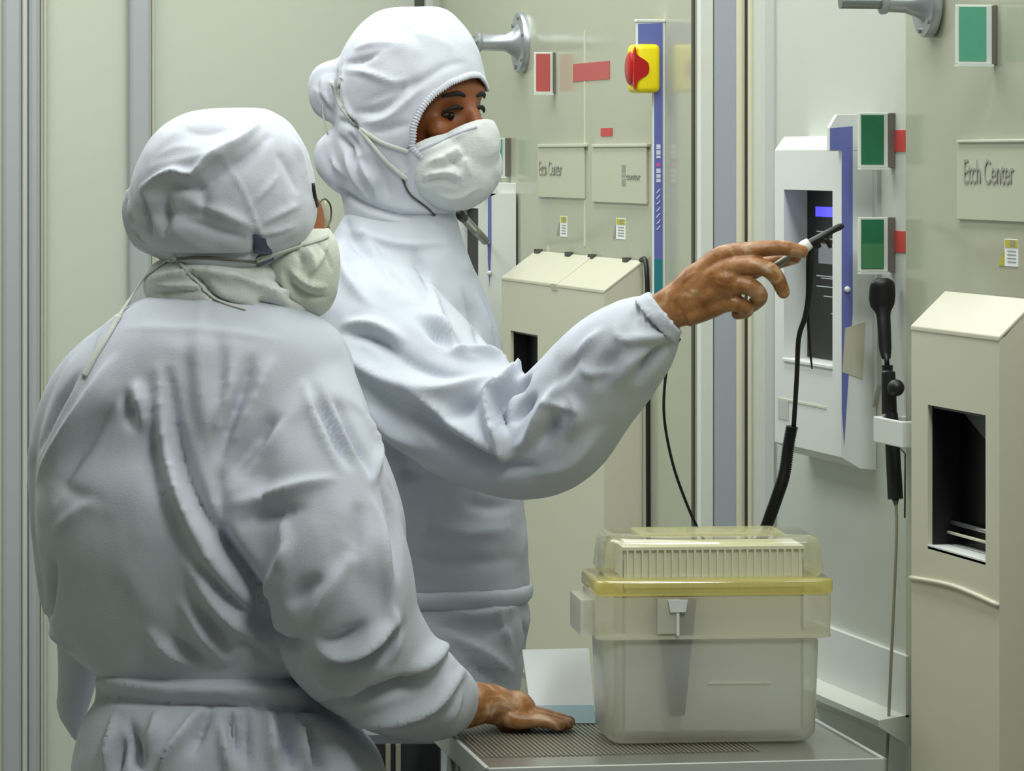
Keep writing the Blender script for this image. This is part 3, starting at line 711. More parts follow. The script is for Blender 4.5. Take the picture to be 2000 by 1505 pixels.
for k in range(0):
    a = c00.lerp(c01, .05+.045*k) - nrm*.0004; b = c10.lerp(c11, .05+.045*k) - nrm*.0004
    MB().tube([a.lerp(b, .06), a.lerp(b, .94)], .0006, seg=4).build('ruled_line', mat('blue_ink', '5E93A8'), r)
s0, s1 = c01.lerp(c11, .3)+t_, c01.lerp(c11, .7)+t_
mb = MB(); f0, f1 = Vector((s0.x, s0.y+.05, TZ+.0005)), Vector((s1.x, s1.y+.05, TZ+.0005)); n_ = Vector((0, .003, 0))
mb.hexa([f0, f1, f1+n_, f0+n_, s0.lerp(f0, .1), s1.lerp(f1, .1), s1.lerp(f1, .1)+n_, s0.lerp(f0, .1)+n_]); mb.build('prop_stand', M_paper, r)

# low dark rack behind the cart, added in place of shade between the two workers
r = thing('shade_filler', 'low dark rack standing in for the shadow under the resting arm, left of the cart', 'filler', C(-.15, 5.71, 0))
M_shade_filler = mat('shade_filler_dark', '26282A', rough=.6)
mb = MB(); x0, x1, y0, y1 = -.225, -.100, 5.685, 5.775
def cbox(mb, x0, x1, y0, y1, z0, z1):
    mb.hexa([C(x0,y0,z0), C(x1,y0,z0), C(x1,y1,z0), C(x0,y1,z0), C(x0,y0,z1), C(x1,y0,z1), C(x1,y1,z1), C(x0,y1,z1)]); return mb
cbox(mb, x0, x1, y0+.004, y1, 0.03, .785).build('filler_block', M_shade_filler, r)
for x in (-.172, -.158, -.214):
    cbox(MB(), x-.0035, x+.0035, y0, y0+.005, 0.0, .785).build('post', mat('filler_post', '9A9A84', rough=.4), r)
# ------------------------------------------------------------------ people
M_fab = mat('cleanroom_fabric', 'C1C6D0', rough=0.75, spec=0.25, bump=0.10, bscale=420)
M_fab2 = mat('hood_fabric', 'CDD1DA', rough=0.7, spec=0.25, bump=0.10, bscale=420)
M_mask = mat('mask_fabric', 'D6DBD8', rough=0.8, spec=0.2, bump=0.15, bscale=300)
M_maskg = mat('thin_mask_fabric', 'CDD2C6', rough=0.8, spec=0.2, bump=0.15, bscale=300)
M_strap = mat('elastic_strap', 'C9CCC4', rough=0.8)
M_skin = mat('skin', '8A4E26', rough=0.5, var=0.12, bscale=40, sub=0.15)
M_glove = mat('latex_glove', '976A42', rough=0.38, spec=0.45, var=0.3, bscale=38, bump=0.25)
nt_ = M_glove.node_tree; nz_ = nt_.nodes.new('ShaderNodeTexNoise'); nz_.inputs['Scale'].default_value = 26; nz_.inputs['Detail'].default_value = 6; nz_.inputs['Distortion'].default_value = 1.2
tc_ = nt_.nodes.new('ShaderNodeTexCoord'); nt_.links.new(tc_.outputs['Object'], nz_.inputs['Vector'])
rp_ = nt_.nodes.new('ShaderNodeValToRGB'); rp_.color_ramp.elements[0].position = .36; rp_.color_ramp.elements[0].color = lin('7E4E26'); rp_.color_ramp.elements[1].position = .74; rp_.color_ramp.elements[1].color = lin('D2B89C')  # pale mottle puts the latex highlights and pale spots into the colour
e_ = rp_.color_ramp.elements.new(.56); e_.color = lin('A27246')
nt_.links.new(nz_.outputs['Fac'], rp_.inputs[0]); nt_.links.new(rp_.outputs[0], nt_.nodes['Principled BSDF'].inputs['Base Color'])
M_brow = mat('dark_hair', '140C08', rough=0.7)
M_eye = mat('shaded_eye_white', '44342A', rough=0.2)  # darkened so that the eyes' shadow sits in the colour
M_iris = mat('dark_iris', '0A0605', rough=0.1)
M_lens = clearmat('spectacle_lens', 'DDE0CC', 0.4, rough=0.03, edge=0.5, gloss=0.8)
M_boot = mat('boot_fabric', 'C8CED2', rough=0.7)

for m_, s_, k_ in ((M_fab, 9.0, 1.0), (M_fab2, 13.0, .8), (M_mask, 24.0, .35), (M_maskg, 20.0, .35)):
    # creases of crumpled non-woven cloth: ridged noise added under the fine weave
    t_ = m_.node_tree; p_ = t_.nodes['Principled BSDF']; old = p_.inputs['Normal'].links[0].from_node
    n_ = t_.nodes.new('ShaderNodeTexNoise'); n_.noise_type = 'RIDGED_MULTIFRACTAL'; n_.inputs['Scale'].default_value = s_; n_.inputs['Detail'].default_value = 3; n_.inputs['Roughness'].default_value = .45; n_.inputs['Distortion'].default_value = .6
    q_ = t_.nodes.new('ShaderNodeTexCoord'); t_.links.new(q_.outputs['Object'], n_.inputs['Vector'])
    b_ = t_.nodes.new('ShaderNodeBump'); b_.inputs['Strength'].default_value = k_; b_.inputs['Distance'].default_value = .012
    t_.links.new(n_.outputs['Fac'], b_.inputs['Height']); t_.links.new(old.outputs['Normal'], b_.inputs['Normal']); t_.links.new(b_.outputs['Normal'], p_.inputs['Normal'])

def Q(px, py, Y): return Vector(((px-HX)/F*Y, Y, EYE-(py-HY)/F*Y))     # photographer's axes
def to_world(me):
    M = Matrix(((CA, SA, 0, 0), (-SA, CA, 0, 0), (0, 0, 1, 0), (0, 0, 0, 1))); me.transform(M)

class Body(MB):
    """closed shapes in the photographer's axes, fused by a voxel remesh"""
    def loft(s, rows, Y0, seg=40, e=2.0, res=4):
        """rows: (py, xl, xr, half depth, Y centre offset)"""
        pts = []
        rr = [list(map(float, r)) for r in rows]
        n = len(rr); fine = []
        for i in range(n-1):
            a, b, c, d = rr[max(i-1, 0)], rr[i], rr[i+1], rr[min(i+2, n-1)]
            for k in range(res):
                t = k/res; fine.append([0.5*((2*b[j]) + (c[j]-a[j])*t + (2*a[j]-5*b[j]+4*c[j]-d[j])*t*t + (3*b[j]-a[j]-3*c[j]+d[j])*t**3) for j in range(5)])
        fine.append(rr[-1]); rings = []
        for (py, xl, xr, hd, yo) in fine:
            Y = Y0+yo; a = (max(xr-xl, 2))/2/F*Y; cx = ((xl+xr)/2-HX)/F*Y; z = EYE-(py-HY)/F*Y0; ring = []
            for k in range(seg):
                t = 2*math.pi*k/seg; c_, s_ = math.cos(t), math.sin(t)
                ring.append(s.bm.verts.new((cx + a*math.copysign(abs(c_)**(2/e), c_), Y + max(hd, .004)*math.copysign(abs(s_)**(2/e), s_), z)))
            rings.append(ring)
        for i in range(len(rings)-1):
            for k in range(seg): s.bm.faces.new([rings[i][k], rings[i][(k+1)%seg], rings[i+1][(k+1)%seg], rings[i+1][k]])
        s.bm.faces.new(rings[0]); s.bm.faces.new(rings[-1][::-1]); return s
    def t(s, pts, r, **k):             # tube through (px, py, Y)
        k.setdefault('res', 5); k.setdefault('seg', 24)
        s.tube([Q(*p) for p in pts], r, **k)
        return s
    def caps_t(s, pts, r, **k):
        s.t(pts, r, **k); R = r if hasattr(r, '__len__') else [r]*len(pts)
        s.ball(Q(*pts[0]), R[0], 16); s.ball(Q(*pts[-1]), R[-1], 16); return s
    def bake(s, vox, sm=6, fac=0.5):
        bmesh.ops.recalc_face_normals(s.bm, faces=s.bm.faces)
        me = bpy.data.meshes.new('b'); s.bm.to_mesh(me); s.bm.free()
        o = bpy.data.objects.new('b', me); COL.objects.link(o)
        m = o.modifiers.new('r', 'REMESH'); m.mode = 'VOXEL'; m.voxel_size = vox; m.use_smooth_shade = True
        if sm: m = o.modifiers.new('s', 'SMOOTH'); m.factor = fac; m.iterations = sm
        dg = bpy.context.evaluated_depsgraph_get()
        out = bpy.data.meshes.new_from_object(o.evaluated_get(dg))
        bpy.data.objects.remove(o); bpy.data.meshes.remove(me)
        return out

def co(me):
    a = np.empty(len(me.vertices)*3, 'f'); me.vertices.foreach_get('co', a); return a.reshape(-1, 3)
def nor(me):
    a = np.empty(len(me.vertices)*3, 'f'); me.vertex_normals.foreach_get('vector', a); return a.reshape(-1, 3)
def setco(me, a): me.vertices.foreach_set('co', a.astype('f').ravel()); me.update()
def bvh_of(me):
    return BVHTree.FromPolygons([v.co[:] for v in me.vertices], [p.vertices[:] for p in me.polygons])
CAM = Vector((0, 0, EYE))
def shoot(bvh, px, py):
    d = Vector(((px-HX)/F, 1, -(py-HY)/F)).normalized(); h = bvh.ray_cast(CAM, d); return h[0]
def path3(bvh, pts, step=3):
    P2 = [Vector((p[0], p[1], 0)) for p in pts]
    if len(P2) > 2: P2, _, _ = spline(P2, [1]*len(P2), [1]*len(P2), 8)
    out = []
    for i in range(len(P2)-1):
        n = max(1, int((P2[i+1]-P2[i]).length/step))
        for k in range(n): out.append(P2[i].lerp(P2[i+1], k/n))
    out.append(P2[-1])
    r = [(shoot(bvh, q.x, q.y)) for q in out]
    return [(q, i/max(1, len(r)-1)) for i, q in enumerate(r) if q is not None]
def folds(me, strokes, Y, gain=2.0):
    """ridges (+) and valleys (-) pressed into the cloth: (points, height mm, width px[, keep end])"""
    V, N = co(me), nor(me); bvh = bvh_of(me); D = np.zeros(len(V)); mpp = Y/F
    for st in strokes:
        pts, amp, wid = st[0], st[1]*0.001*gain, st[2]*mpp
        hold = st[3] if len(st) > 3 else 0
        pp_ = path3(bvh, pts)
        if len(pp_) < 2: continue
        A_ = np.array([p[0] for p in pp_]); T = np.array([p[1] for p in pp_])
        env = np.clip(np.sin(np.pi*np.clip(T, 0, 1)), 0, 1)**0.85
        if hold & 1: env = np.where(T < .5, 1, env)
        if hold & 2: env = np.where(T > .5, 1, env)
        lo, hi = A_.min(0)-3*wid, A_.max(0)+3*wid
        idx = np.where(((V > lo) & (V < hi)).all(1))[0]
        if not len(idx): continue
        d2 = ((V[idx, None, :]-A_[None])**2).sum(2); j = d2.argmin(1); d = np.sqrt(d2[np.arange(len(idx)), j])/(wid*(.45+.65*env[j]))
        # soft ridge with a crest a little sharper than a bell
        pr = 0.45*np.exp(-d*d) + 0.55*np.exp(-1.7*d)*(d < 4)
        D[idx] += amp*env[j]*pr
    setco(me, V + N*D[:, None])
    return me
def relax(me, it=2):
    bm = bmesh.new(); bm.from_mesh(me)
    for _ in range(it): bmesh.ops.smooth_vert(bm, verts=bm.verts, factor=0.5, use_axis_x=True, use_axis_y=True, use_axis_z=True)
    bm.to_mesh(me); bm.free(); return me
def crumple(me, amp, scale, seed=0, st=(1, 1, 1)):
    V, N = co(me), nor(me); D = np.zeros(len(V)); so = Vector((seed*7.3, seed*3.1, seed*5.7))
    for i, p in enumerate(V):
        q = Vector((p[0]*st[0], p[1]*st[1], p[2]*st[2]))*scale + so
        a = noise.noise(q); b = noise.noise(q*2.1+so)
        D[i] = amp*((1-2*abs(a))*0.8 - 0.4 + 0.35*(1-2*abs(b)) - .15)
    setco(me, V + N*D[:, None]); return me
def finish(name, me, m, root, label=None, smooth=True):
    to_world(me); c = wpos(root); me.transform(Matrix.Translation(-c))
    me.materials.clear(); me.materials.append(m); me.name = name
    if smooth: me.shade_smooth()
    o = bpy.data.objects.new(name, me); COL.objects.link(o); o.parent = root
    if label: o['label'] = label
    return o
def meshof(mb):
    bmesh.ops.recalc_face_normals(mb.bm, faces=mb.bm.faces); me = bpy.data.meshes.new('m'); mb.bm.to_mesh(me); mb.bm.free(); return me
def ribbon(bvh, pts, wid, th=0.0015, off=0.0015):
    pp_ = [p[0] for p in path3(bvh, pts, 8)]
    # keep it taut: smooth in space
    for _ in range(3): pp_ = [pp_[0]] + [(pp_[i-1]+pp_[i]*2+pp_[i+1])/4 for i in range(1, len(pp_)-1)] + [pp_[-1]]
    mb = MB(); n = len(pp_); rings = []
    for i, p in enumerate(pp_):
        h = bvh.find_nearest(p); nn = h[1]; d = (pp_[min(i+1, n-1)]-pp_[max(i-1, 0)]).normalized(); s_ = d.cross(nn).normalized()
        vdir = (CAM-p).normalized()
        if nn.dot(vdir) < 0: nn = -nn
        q = p+nn*off
        rings.append([mb.bm.verts.new(q + s_*wid*math.cos(a) + nn*th*math.sin(a)) for a in [2*math.pi*k/8 for k in range(8)]])
    for i in range(n-1):
        for k in range(8): mb.bm.faces.new([rings[i][k], rings[i][(k+1)%8], rings[i+1][(k+1)%8], rings[i+1][k]])
    mb.bm.faces.new(rings[0]); mb.bm.faces.new(rings[-1][::-1])
    return mb

def joinbvh(*mes):
    vs_, fs = [], []
    for me in mes:
        o = len(vs_); vs_ += [v.co[:] for v in me.vertices]; fs += [[i+o for i in p.vertices] for p in me.polygons]
    return BVHTree.FromPolygons(vs_, fs)

def in_poly(px, py, poly):
    ins = False; n = len(poly); j = n-1
    for i in range(n):
        if (poly[i][1] > py) != (poly[j][1] > py) and px < (poly[j][0]-poly[i][0])*(py-poly[i][1])/(poly[j][1]-poly[i][1])+poly[i][0]: ins = not ins
        j = i
    return ins

# ================================================================== shorter worker (back to the viewer)
YA = 5.42
pa = P(420, 1300, YA)
personA = thing('person', 'person seen from behind in white hooded coverall and glasses, hand flat on the cart', 'person', Vector((pa.x, pa.y, 0)))
# --- coverall top
b = Body()
b.loft([(572, 330, 480, .060, .0), (588, 268, 560, .085, .0), (615, 226, 618, .105, 0), (660, 178, 665, .13, 0), (720, 128, 690, .145, 0), (800, 92, 705, .155, 0),
        (870, 76, 742, .16, 0), (940, 72, 770, .178, 0), (1010, 70, 790, .182, 0), (1080, 78, 792, .178, 0), (1150, 90, 780, .165, 0), (1210, 98, 750, .150, 0), (1260, 125, 700, .135, 0), (1295, 165, 640, .125, 0), (1322, 195, 600, .12, 0)], YA, e=2.3)
# left arm (hangs on the far left, forearm tucked to the front)
b.t([(255, 700, YA+.03), (182, 775, YA+.03), (154, 870, YA+.035), (152, 950, YA+.04), (160, 1090, YA+.05), (166, 1190, YA+.07)], [.058, .062, .066, .066, .064, .056])
b.ball(Q(262, 700, YA+.03), .06, 20)
b.t([(165, 1180, YA+.08), (158, 1260, YA+.11), (150, 1330, YA+.13), (142, 1385, YA+.14), (147, 1430, YA+.14), (148, 1456, YA+.14)], [.05, .034, .028, .024, .012, .003])
# right arm: upper arm down to the elbow, forearm along to the cart
b.t([(560, 730, YA-.0), (600, 860, YA-.07), (632, 1000, YA-.115), (655, 1120, YA-.13), (680, 1225, YA-.115), (745, 1305, YA-.075), (820, 1352, YA-.02), (880, 1372, YA+.02), (915, 1385, YA+.032)],
    [.085, .088, .093, .100, .096, .083, .066, .050, .036])
b.ball(Q(560, 735, YA), .09, 20)
meA = b.bake(0.005, 12)
crumple(meA, 0.0032, 5.5, 1, (1, 1, .4))
FA = [
 ([(395, 585), (389, 650), (389, 740), (402, 829), (420, 919), (427, 983)], 3.2, 5, 3),
 ([(309, 705), (316, 793), (323, 865), (341, 948), (373, 1019), (413, 1098), (462, 1165), (497, 1197)], 15, 16),
 ([(326, 715), (341, 829), (359, 901), (391, 990), (430, 1050), (475, 1100), (497, 1150)], -17, 14),
 ([(285, 730), (292, 800), (300, 870), (318, 960), (350, 1040), (385, 1110)], -8, 18),
 ([(418, 640), (430, 690), (430, 760), (424, 830)], -7, 14), ([(365, 640), (362, 700), (368, 790), (385, 880)], -6, 13),
 ([(450, 690), (446, 760), (430, 815), (425, 880)], 8, 12), ([(491, 690), (480, 760), (447, 840), (425, 915)], -13, 13),
 ([(535, 690), (500, 760), (462, 840), (440, 900)], 9, 15), ([(540, 800), (509, 858), (463, 911), (435, 960)], -9, 16), ([(570, 800), (530, 870), (480, 930)], 7, 16),
 ([(225, 690), (179, 775), (133, 847), (90, 905), (68, 945)], 11, 15), ([(160, 720), (122, 775), (95, 830), (72, 890)], -7, 11), ([(230, 760), (190, 830), (140, 900), (100, 980)], -8, 22),
 ([(262, 740), (275, 790), (287, 850)], 10, 14), ([(240, 760), (253, 800), (265, 845)], -9, 12),
 ([(95, 930), (150, 965), (210, 980)], -3, 10), ([(100, 1040), (160, 990), (190, 975)], 4, 10),
 ([(357, 1080), (413, 1172), (465, 1225), (515, 1280)], 12, 12), ([(385, 1090), (438, 1160), (490, 1215), (530, 1265)], -11, 11),
 ([(350, 1165), (392, 1232), (425, 1275), (445, 1300)], 12, 10), ([(375, 1175), (415, 1232), (455, 1280)], -10, 9), ([(285, 1225), (330, 1270), (390, 1305)], 10, 10), ([(330, 1235), (370, 1275), (410, 1295)], -9, 9),
 ([(460, 1225), (500, 1270), (540, 1300)], -8, 12), ([(105, 1080), (100, 1140), (95, 1190), (80, 1225)], -12, 10), ([(75, 1200), (110, 1240), (150, 1280)], 6, 10),
 # torso / sleeve boundary
 ([(432, 985), (440, 1060), (470, 1115), (500, 1165), (508, 1210), (530, 1260), (556, 1315)], -24, 13),
 ([(425, 890), (428, 960), (445, 1030)], -12, 12),
 ([(440, 985), (500, 975), (580, 950), (660, 930)], 9, 12), ([(460, 1025), (530, 1005), (600, 990)], -8, 15),
 ([(600, 1235), (650, 1140), (690, 1080)], 9, 16), ([(560, 1185), (600, 1145), (635, 1130)], -9, 13), ([(515, 1230), (560, 1262), (600, 1250)], -14, 12), ([(510, 1180), (540, 1120), (570, 1060)], 8, 12),
 ([(545, 1000), (560, 1060), (555, 1120)], 6, 14), ([(700, 980), (700, 1040), (690, 1100)], -6, 18),
 ([(612, 740), (632, 800), (660, 860), (688, 920)], -15, 8), ([(590, 740), (612, 800), (640, 870), (665, 925)], 7, 9), ([(656, 775), (688, 848), (718, 905), (724, 935)], -14, 7), ([(634, 770), (672, 850), (702, 915)], 7, 7), ([(700, 780), (728, 850), (738, 900), (722, 955)], 8, 8),
 ([(740, 940), (765, 1000), (775, 1070), (778, 1140)], -8, 12), ([(720, 960), (745, 1030), (755, 1110), (760, 1180)], 6, 12),
 ([(612, 1262), (664, 1280), (728, 1248), (780, 1195)], 17, 12, 0), ([(610, 1292), (672, 1302), (740, 1275), (795, 1215)], -13, 14), ([(620, 1245), (665, 1250), (720, 1215)], -10, 12),
 ([(790, 1325), (840, 1285), (885, 1250)], 11, 17), ([(885, 1270), (840, 1318), (760, 1350), (680, 1374), (610, 1384)], -17, 14),
 ([(915, 1300), (840, 1368), (740, 1402), (664, 1415)], 13, 15), ([(890, 1374), (820, 1412), (728, 1430)], -11, 10), ([(760, 1180), (775, 1240), (760, 1300)], 6, 12),
 ([(905, 1340), (880, 1400), (860, 1430)], 5, 10), ([(590, 1300), (650, 1340), (720, 1360)], 7, 14),
 ([(230, 640), (320, 640), (460, 650), (560, 665)], 2.5, 8), ([(180, 700), (210, 640), (260, 600)], 3, 8),
]
crumple(meA, .0012, 13, 7, (1, 1, .6)); folds(meA, FA, YA, 2.3); relax(meA, 3)
# --- trousers with gathered waist
b = Body()
b.loft([(1300, 215, 590, .125, 0), (1325, 192, 612, .135, 0), (1362, 190, 640, .14, 0), (1395, 168, 672, .155, 0), (1440, 152, 715, .165, 0), (1505, 140, 752, .172, 0), (1620, 142, 735, .17, .0), (1720, 150, 720, .155, 0), (1800, 165, 700, .12, 0)], YA, e=2.6)
b.t([(292, 1600, YA), (285, 1750, YA), (278, 2000, YA), (280, 2350, YA), (282, 2560, YA)], [.09, .105, .108, .095, .085]); b.t([(575, 1600, YA), (580, 1750, YA), (585, 2000, YA), (588, 2350, YA), (588, 2560, YA)], [.09, .105, .108, .095, .085])
meP = b.bake(0.0055, 10)
crumple(meP, 0.003, 8, 5, (1.3, 1.3, .5))
FP = [([(190, 1362), (320, 1372), (480, 1376), (620, 1380)], -6, 7, 3), ([(190, 1330), (330, 1345), (480, 1348), (600, 1350)], 3, 10, 3),
 ([(395, 1375), (365, 1420), (330, 1470), (300, 1530)], 9, 9), ([(418, 1372), (392, 1420), (375, 1480)], -9, 9), ([(440, 1385), (455, 1430), (470, 1500)], -9, 8), ([(428, 1400), (440, 1460), (450, 1520)], 7, 9),
 ([(480, 1375), (478, 1430), (482, 1510)], -8, 8), ([(462, 1380), (466, 1440), (470, 1505)], 6, 8), ([(250, 1400), (262, 1450), (275, 1520)], -9, 11), ([(222, 1390), (215, 1450), (205, 1520)], 6, 6), ([(240, 1430), (230, 1480), (220, 1530)], -7, 10),
 ([(545, 1375), (560, 1430), (568, 1510)], -10, 10), ([(520, 1380), (530, 1440), (535, 1510)], 7, 12), ([(590, 1390), (610, 1450), (640, 1520)], -10, 12), ([(570, 1390), (590, 1450), (605, 1520)], 8, 10), ([(310, 1380), (300, 1430), (280, 1480)], 6, 11)]
folds(meP, FP, YA, 3.6); relax(meP, 1)
# --- collar
b = Body()
b.loft([(498, 330, 535, .075, .01), (520, 292, 556, .088, .01), (548, 278, 575, .093, .01), (580, 284, 600, .095, .01), (606, 300, 612, .085, .01), (626, 350, 600, .07, .01)], YA, e=2.1)
meC = b.bake(0.0042, 6)
folds(meC, [([(285, 545), (380, 530), (470, 545), (560, 590), (600, 600)], 7, 10), ([(340, 520), (390, 545), (430, 590), (500, 605)], -8, 6), ([(290, 575), (340, 568), (400, 565)], -5, 6), ([(300, 555), (350, 562), (420, 556)], 4, 7),
 ([(500, 560), (540, 570), (585, 578)], 6, 8), ([(500, 585), (530, 600), (560, 605)], -9, 9), ([(520, 540), (560, 552), (590, 570)], -4, 5)], YA)
# --- hood
b = Body()
b.loft([(211, 425, 510, .02, 0), (216, 385, 530, .04, 0), (228, 345, 552, .062, 0), (252, 310, 575, .085, 0), (290, 282, 598, .103, 0), (335, 262, 612, .112, 0), (370, 254, 617, .115, 0), (410, 256, 620, .114, 0), (450, 268, 614, .108, 0), (485, 295, 592, .095, 0), (510, 325, 545, .082, 0), (522, 345, 530, .07, 0)], YA, e=2.25)
b.t([(262, 372, YA+.01), (258, 420, YA+.01), (275, 465, YA+.01), (320, 495, YA-.02)], [.012, .014, .014, .010], res=4)
meH = b.bake(0.0036, 7)
crumple(meH, 0.0013, 16, 3)
folds(meH, [([(285, 330), (380, 312), (440, 285), (500, 235)], 6, 30), ([(290, 420), (360, 420), (440, 420)], -5, 30), ([(270, 372), (300, 352), (340, 339), (379, 343), (413, 313), (472, 276), (512, 232)], 12, 9), ([(295, 385), (345, 366), (392, 370), (428, 342), (485, 305), (530, 260)], -8, 12),
 ([(433, 306), (472, 366), (502, 439), (526, 492)], 2, 3.5, 3), ([(326, 370), (318, 420), (320, 475)], -8, 13), ([(366, 399), (426, 413), (499, 446)], 5, 11), ([(350, 430), (420, 450), (490, 470)], -4, 12),
 ([(250, 366), (257, 413), (270, 462), (300, 485)], 5, 5), ([(275, 375), (285, 420), (297, 470)], -9, 7), ([(492, 400), (520, 370), (545, 340)], 3, 6), ([(505, 440), (550, 415), (595, 395)], 3.5, 7), ([(500, 460), (545, 450), (580, 440)], 3, 6),
 ([(540, 300), (565, 330), (585, 380)], -4, 16), ([(560, 250), (585, 300), (600, 340)], 3, 12), ([(350, 250), (400, 262), (450, 255)], -2.5, 16), ([(300, 310), (350, 290), (400, 295)], 2, 14),
 ([(300, 488), (360, 500), (440, 502), (520, 500)], -5, 6, 2), ([(495, 450), (500, 480), (496, 500)], -6, 9), ([(380, 350), (395, 385), (400, 420)], -4, 12)], YA); relax(meH, 1)
# --- body under the clothes, head with a face looking to the right and away
b = Body()
hc = Q(458, 400, YA+.012)
b.ball(hc, (.100, .075, .118), 32); b.ball(Q(560, 470, YA+.02), (.055, .05, .06), 20)
b.ball(Q(592, 428, YA+.035), (.029, .05, .040), 18)     # brow and cheek
b.t([(606, 405, YA+.05), (630, 440, YA+.06), (634, 462, YA+.06)], [.008, .010, .013])   # nose
b.t([(430, 480, YA), (420, 570, YA), (400, 640, YA)], [.055, .055, .07])
b.loft([(600, 320, 520, .05, 0), (660, 240, 600, .08, 0), (900, 200, 640, .10, 0), (1250, 240, 600, .10, 0), (1500, 230, 650, .11, 0), (1640, 250, 620, .10, 0)], YA)
b.t([(560, 730, YA), (632, 1000, YA-.115), (680, 1225, YA-.115), (800, 1345, YA-.03), (885, 1376, YA+.02)], [.05, .045, .04, .032, .024])
b.t([(250, 720, YA+.03), (155, 950, YA+.04), (162, 1170, YA+.07)], [.04, .04, .03])
b.t([(290, 1600, YA), (282, 2060, YA), (284, 2560, YA)], [.08, .055, .045]); b.t([(580, 1600, YA), (588, 2060, YA), (588, 2560, YA)], [.08, .055, .045])
meB = b.bake(0.007, 4)
bo = finish('body', meB, M_skin, personA, 'brown skin just visible beside the hood')
# --- mask
b = Body()
b.loft([(446, 585, 642, .060, .04), (470, 545, 657, .078, .04), (500, 510, 664, .088, .035), (530, 508, 664, .09, .035), (565, 520, 660, .085, .035), (592, 530, 652, .075, .04), (612, 545, 638, .055, .04), (624, 562, 615, .03, .04)], YA, e=2.3)
meM = b.bake(0.0036, 5)
folds(meM, [([(560, 520), (600, 555), (640, 560)], 6, 7), ([(560, 545), (600, 578), (645, 580)], -5, 7), ([(575, 480), (590, 510), (585, 540)], -5, 6), ([(600, 480), (610, 510), (605, 540)], 4, 7), ([(620, 470), (640, 500), (650, 530)], -3, 7), ([(545, 530), (560, 560), (590, 600)], 4, 8), ([(640, 470), (630, 500), (600, 540)], 3, 6)], YA)
bvA = joinbvh(meH, meC, meA, meM)
s1 = meshof(ribbon(bvA, [(500, 508), (560, 488), (620, 468), (638, 460)], .0042)); s2 = meshof(ribbon(bvA, [(335, 505), (400, 503), (470, 508), (510, 512)], .002))
s3 = meshof(ribbon(bvA, [(345, 502), (320, 515), (285, 540), (262, 575), (232, 620)], .004)); s4 = meshof(ribbon(bvA, [(350, 512), (380, 545), (420, 585), (480, 605)], .0025))
s5 = meshof(ribbon(bvA, [(232, 618), (215, 650), (190, 690), (165, 735)], .006, th=.002)); s6 = meshof(ribbon(bvA, [(505, 460), (512, 485), (518, 512)], .012, th=.001))
finish('coverall_top', meA, M_fab, personA); finish('trousers', meP, M_fab, personA); 
ho = finish('hood', meH, M_fab2, personA); finish('hood_collar', meC, M_mask, personA); mk = finish('face_mask', meM, M_maskg, personA, 'thin grey-green face mask')
finish('mask_strap', s1, M_strap, mk); finish('hood_gather_line', s2, M_brown, ho, 'dark line painting the shade of the gathered crease'); finish('mask_strap', s3, M_strap, mk); finish('mask_strap', s4, M_strap, mk); finish('mask_strap', s5, M_strap, mk)  # the dark ribbon paints the shade in the hood's gathered crease
finish('blue_tab', s6, mat('blue_grey_patch', '5E6A80', rough=0.7), ho, 'blue-grey fabric tab')
# glasses
g = MB(); g.tube([Q(611, 358, YA-.03), Q(614, 380, YA-.03), Q(619, 402, YA-.01)], .0028, seg=8, res=3)
me = meshof(g); gl = finish('spectacles', me, M_black, personA, 'thin dark-rimmed spectacles')
g = MB(); g.tube([Q(618, 402, YA+.01), Q(632, 388, YA+.03), Q(645, 400, YA+.05), Q(646, 428, YA+.05), Q(634, 446, YA+.035), Q(621, 432, YA+.015), Q(618, 402, YA+.01)], .0013, seg=8, res=4)
finish('spectacle_rim', meshof(g), mat('olive_metal', '5A5438', rough=.4, metal=.3), gl)
g = MB(); g.ball(Q(632, 417, YA+.032), (.0085, .004, .019), 20); finish('spectacle_lens', meshof(g), M_lens, gl)
# --- resting gloved hand (thumb on the far side)
YH = 5.5
def T(px, Y, z): return Vector(((px-HX)/F*Y, Y, z))
b = Body()
def tt(pts, r, **k): b.tube([T(*p) for p in pts], r, seg=16, res=4, **k); R = r if hasattr(r, '__len__') else [r]*len(pts); b.ball(T(*pts[-1]), R[-1], 14)
tt([(880, YH-.03, .866), (915, YH-.022, .868), (945, YH-.010, .868), (975, YH+.005, .862), (1005, YH+.012, .852)], [.036, .035, .034, .036, .031], up=(0, 0, 1), flat=[.95, .9, .8, .72, .7])
for (yk, zk, xk, xm, xt, ro, yt) in ((YH-.022, .846, 1010, 1052, 1094, .0092, YH-.020), (YH-.003, .850, 1018, 1064, 1110, .0100, YH-.003), (YH+.018, .851, 1020, 1066, 1112, .0102, YH+.016), (YH+.038, .849, 1016, 1058, 1100, .0100, YH+.036)):
    tt([(965, YH+(yk-YH)*.6, .858), (xk, yk, zk), (xm, (yk+yt)/2, .846), (xt, yt, .8395)], [.015, ro*1.25, ro*1.02, ro*.82])
tt([(955, YH+.03, .853), (985, YH+.058, .848), (1015, YH+.075, .844), (1040, YH+.082, .841)], [.014, .0125, .0105, .0095])
meG = b.bake(0.0019, 3)
finish('glove', meG, M_glove, personA, 'thin translucent glove tight over a brown hand')
for x in (284, 588):
    g = Body(); g.loft([(2520, x-58, x+58, .05, 0), (2600, x-62, x+62, .085, .04), (2640, x-64, x+64, .14, .06), (2662, x-64, x+64, .145, .06)], YA, e=2.5)
    me = g.bake(.008, 4); V = co(me); V[:, 2] += -V[:, 2].min() + .001; setco(me, V); finish('boot', me, M_boot, personA)

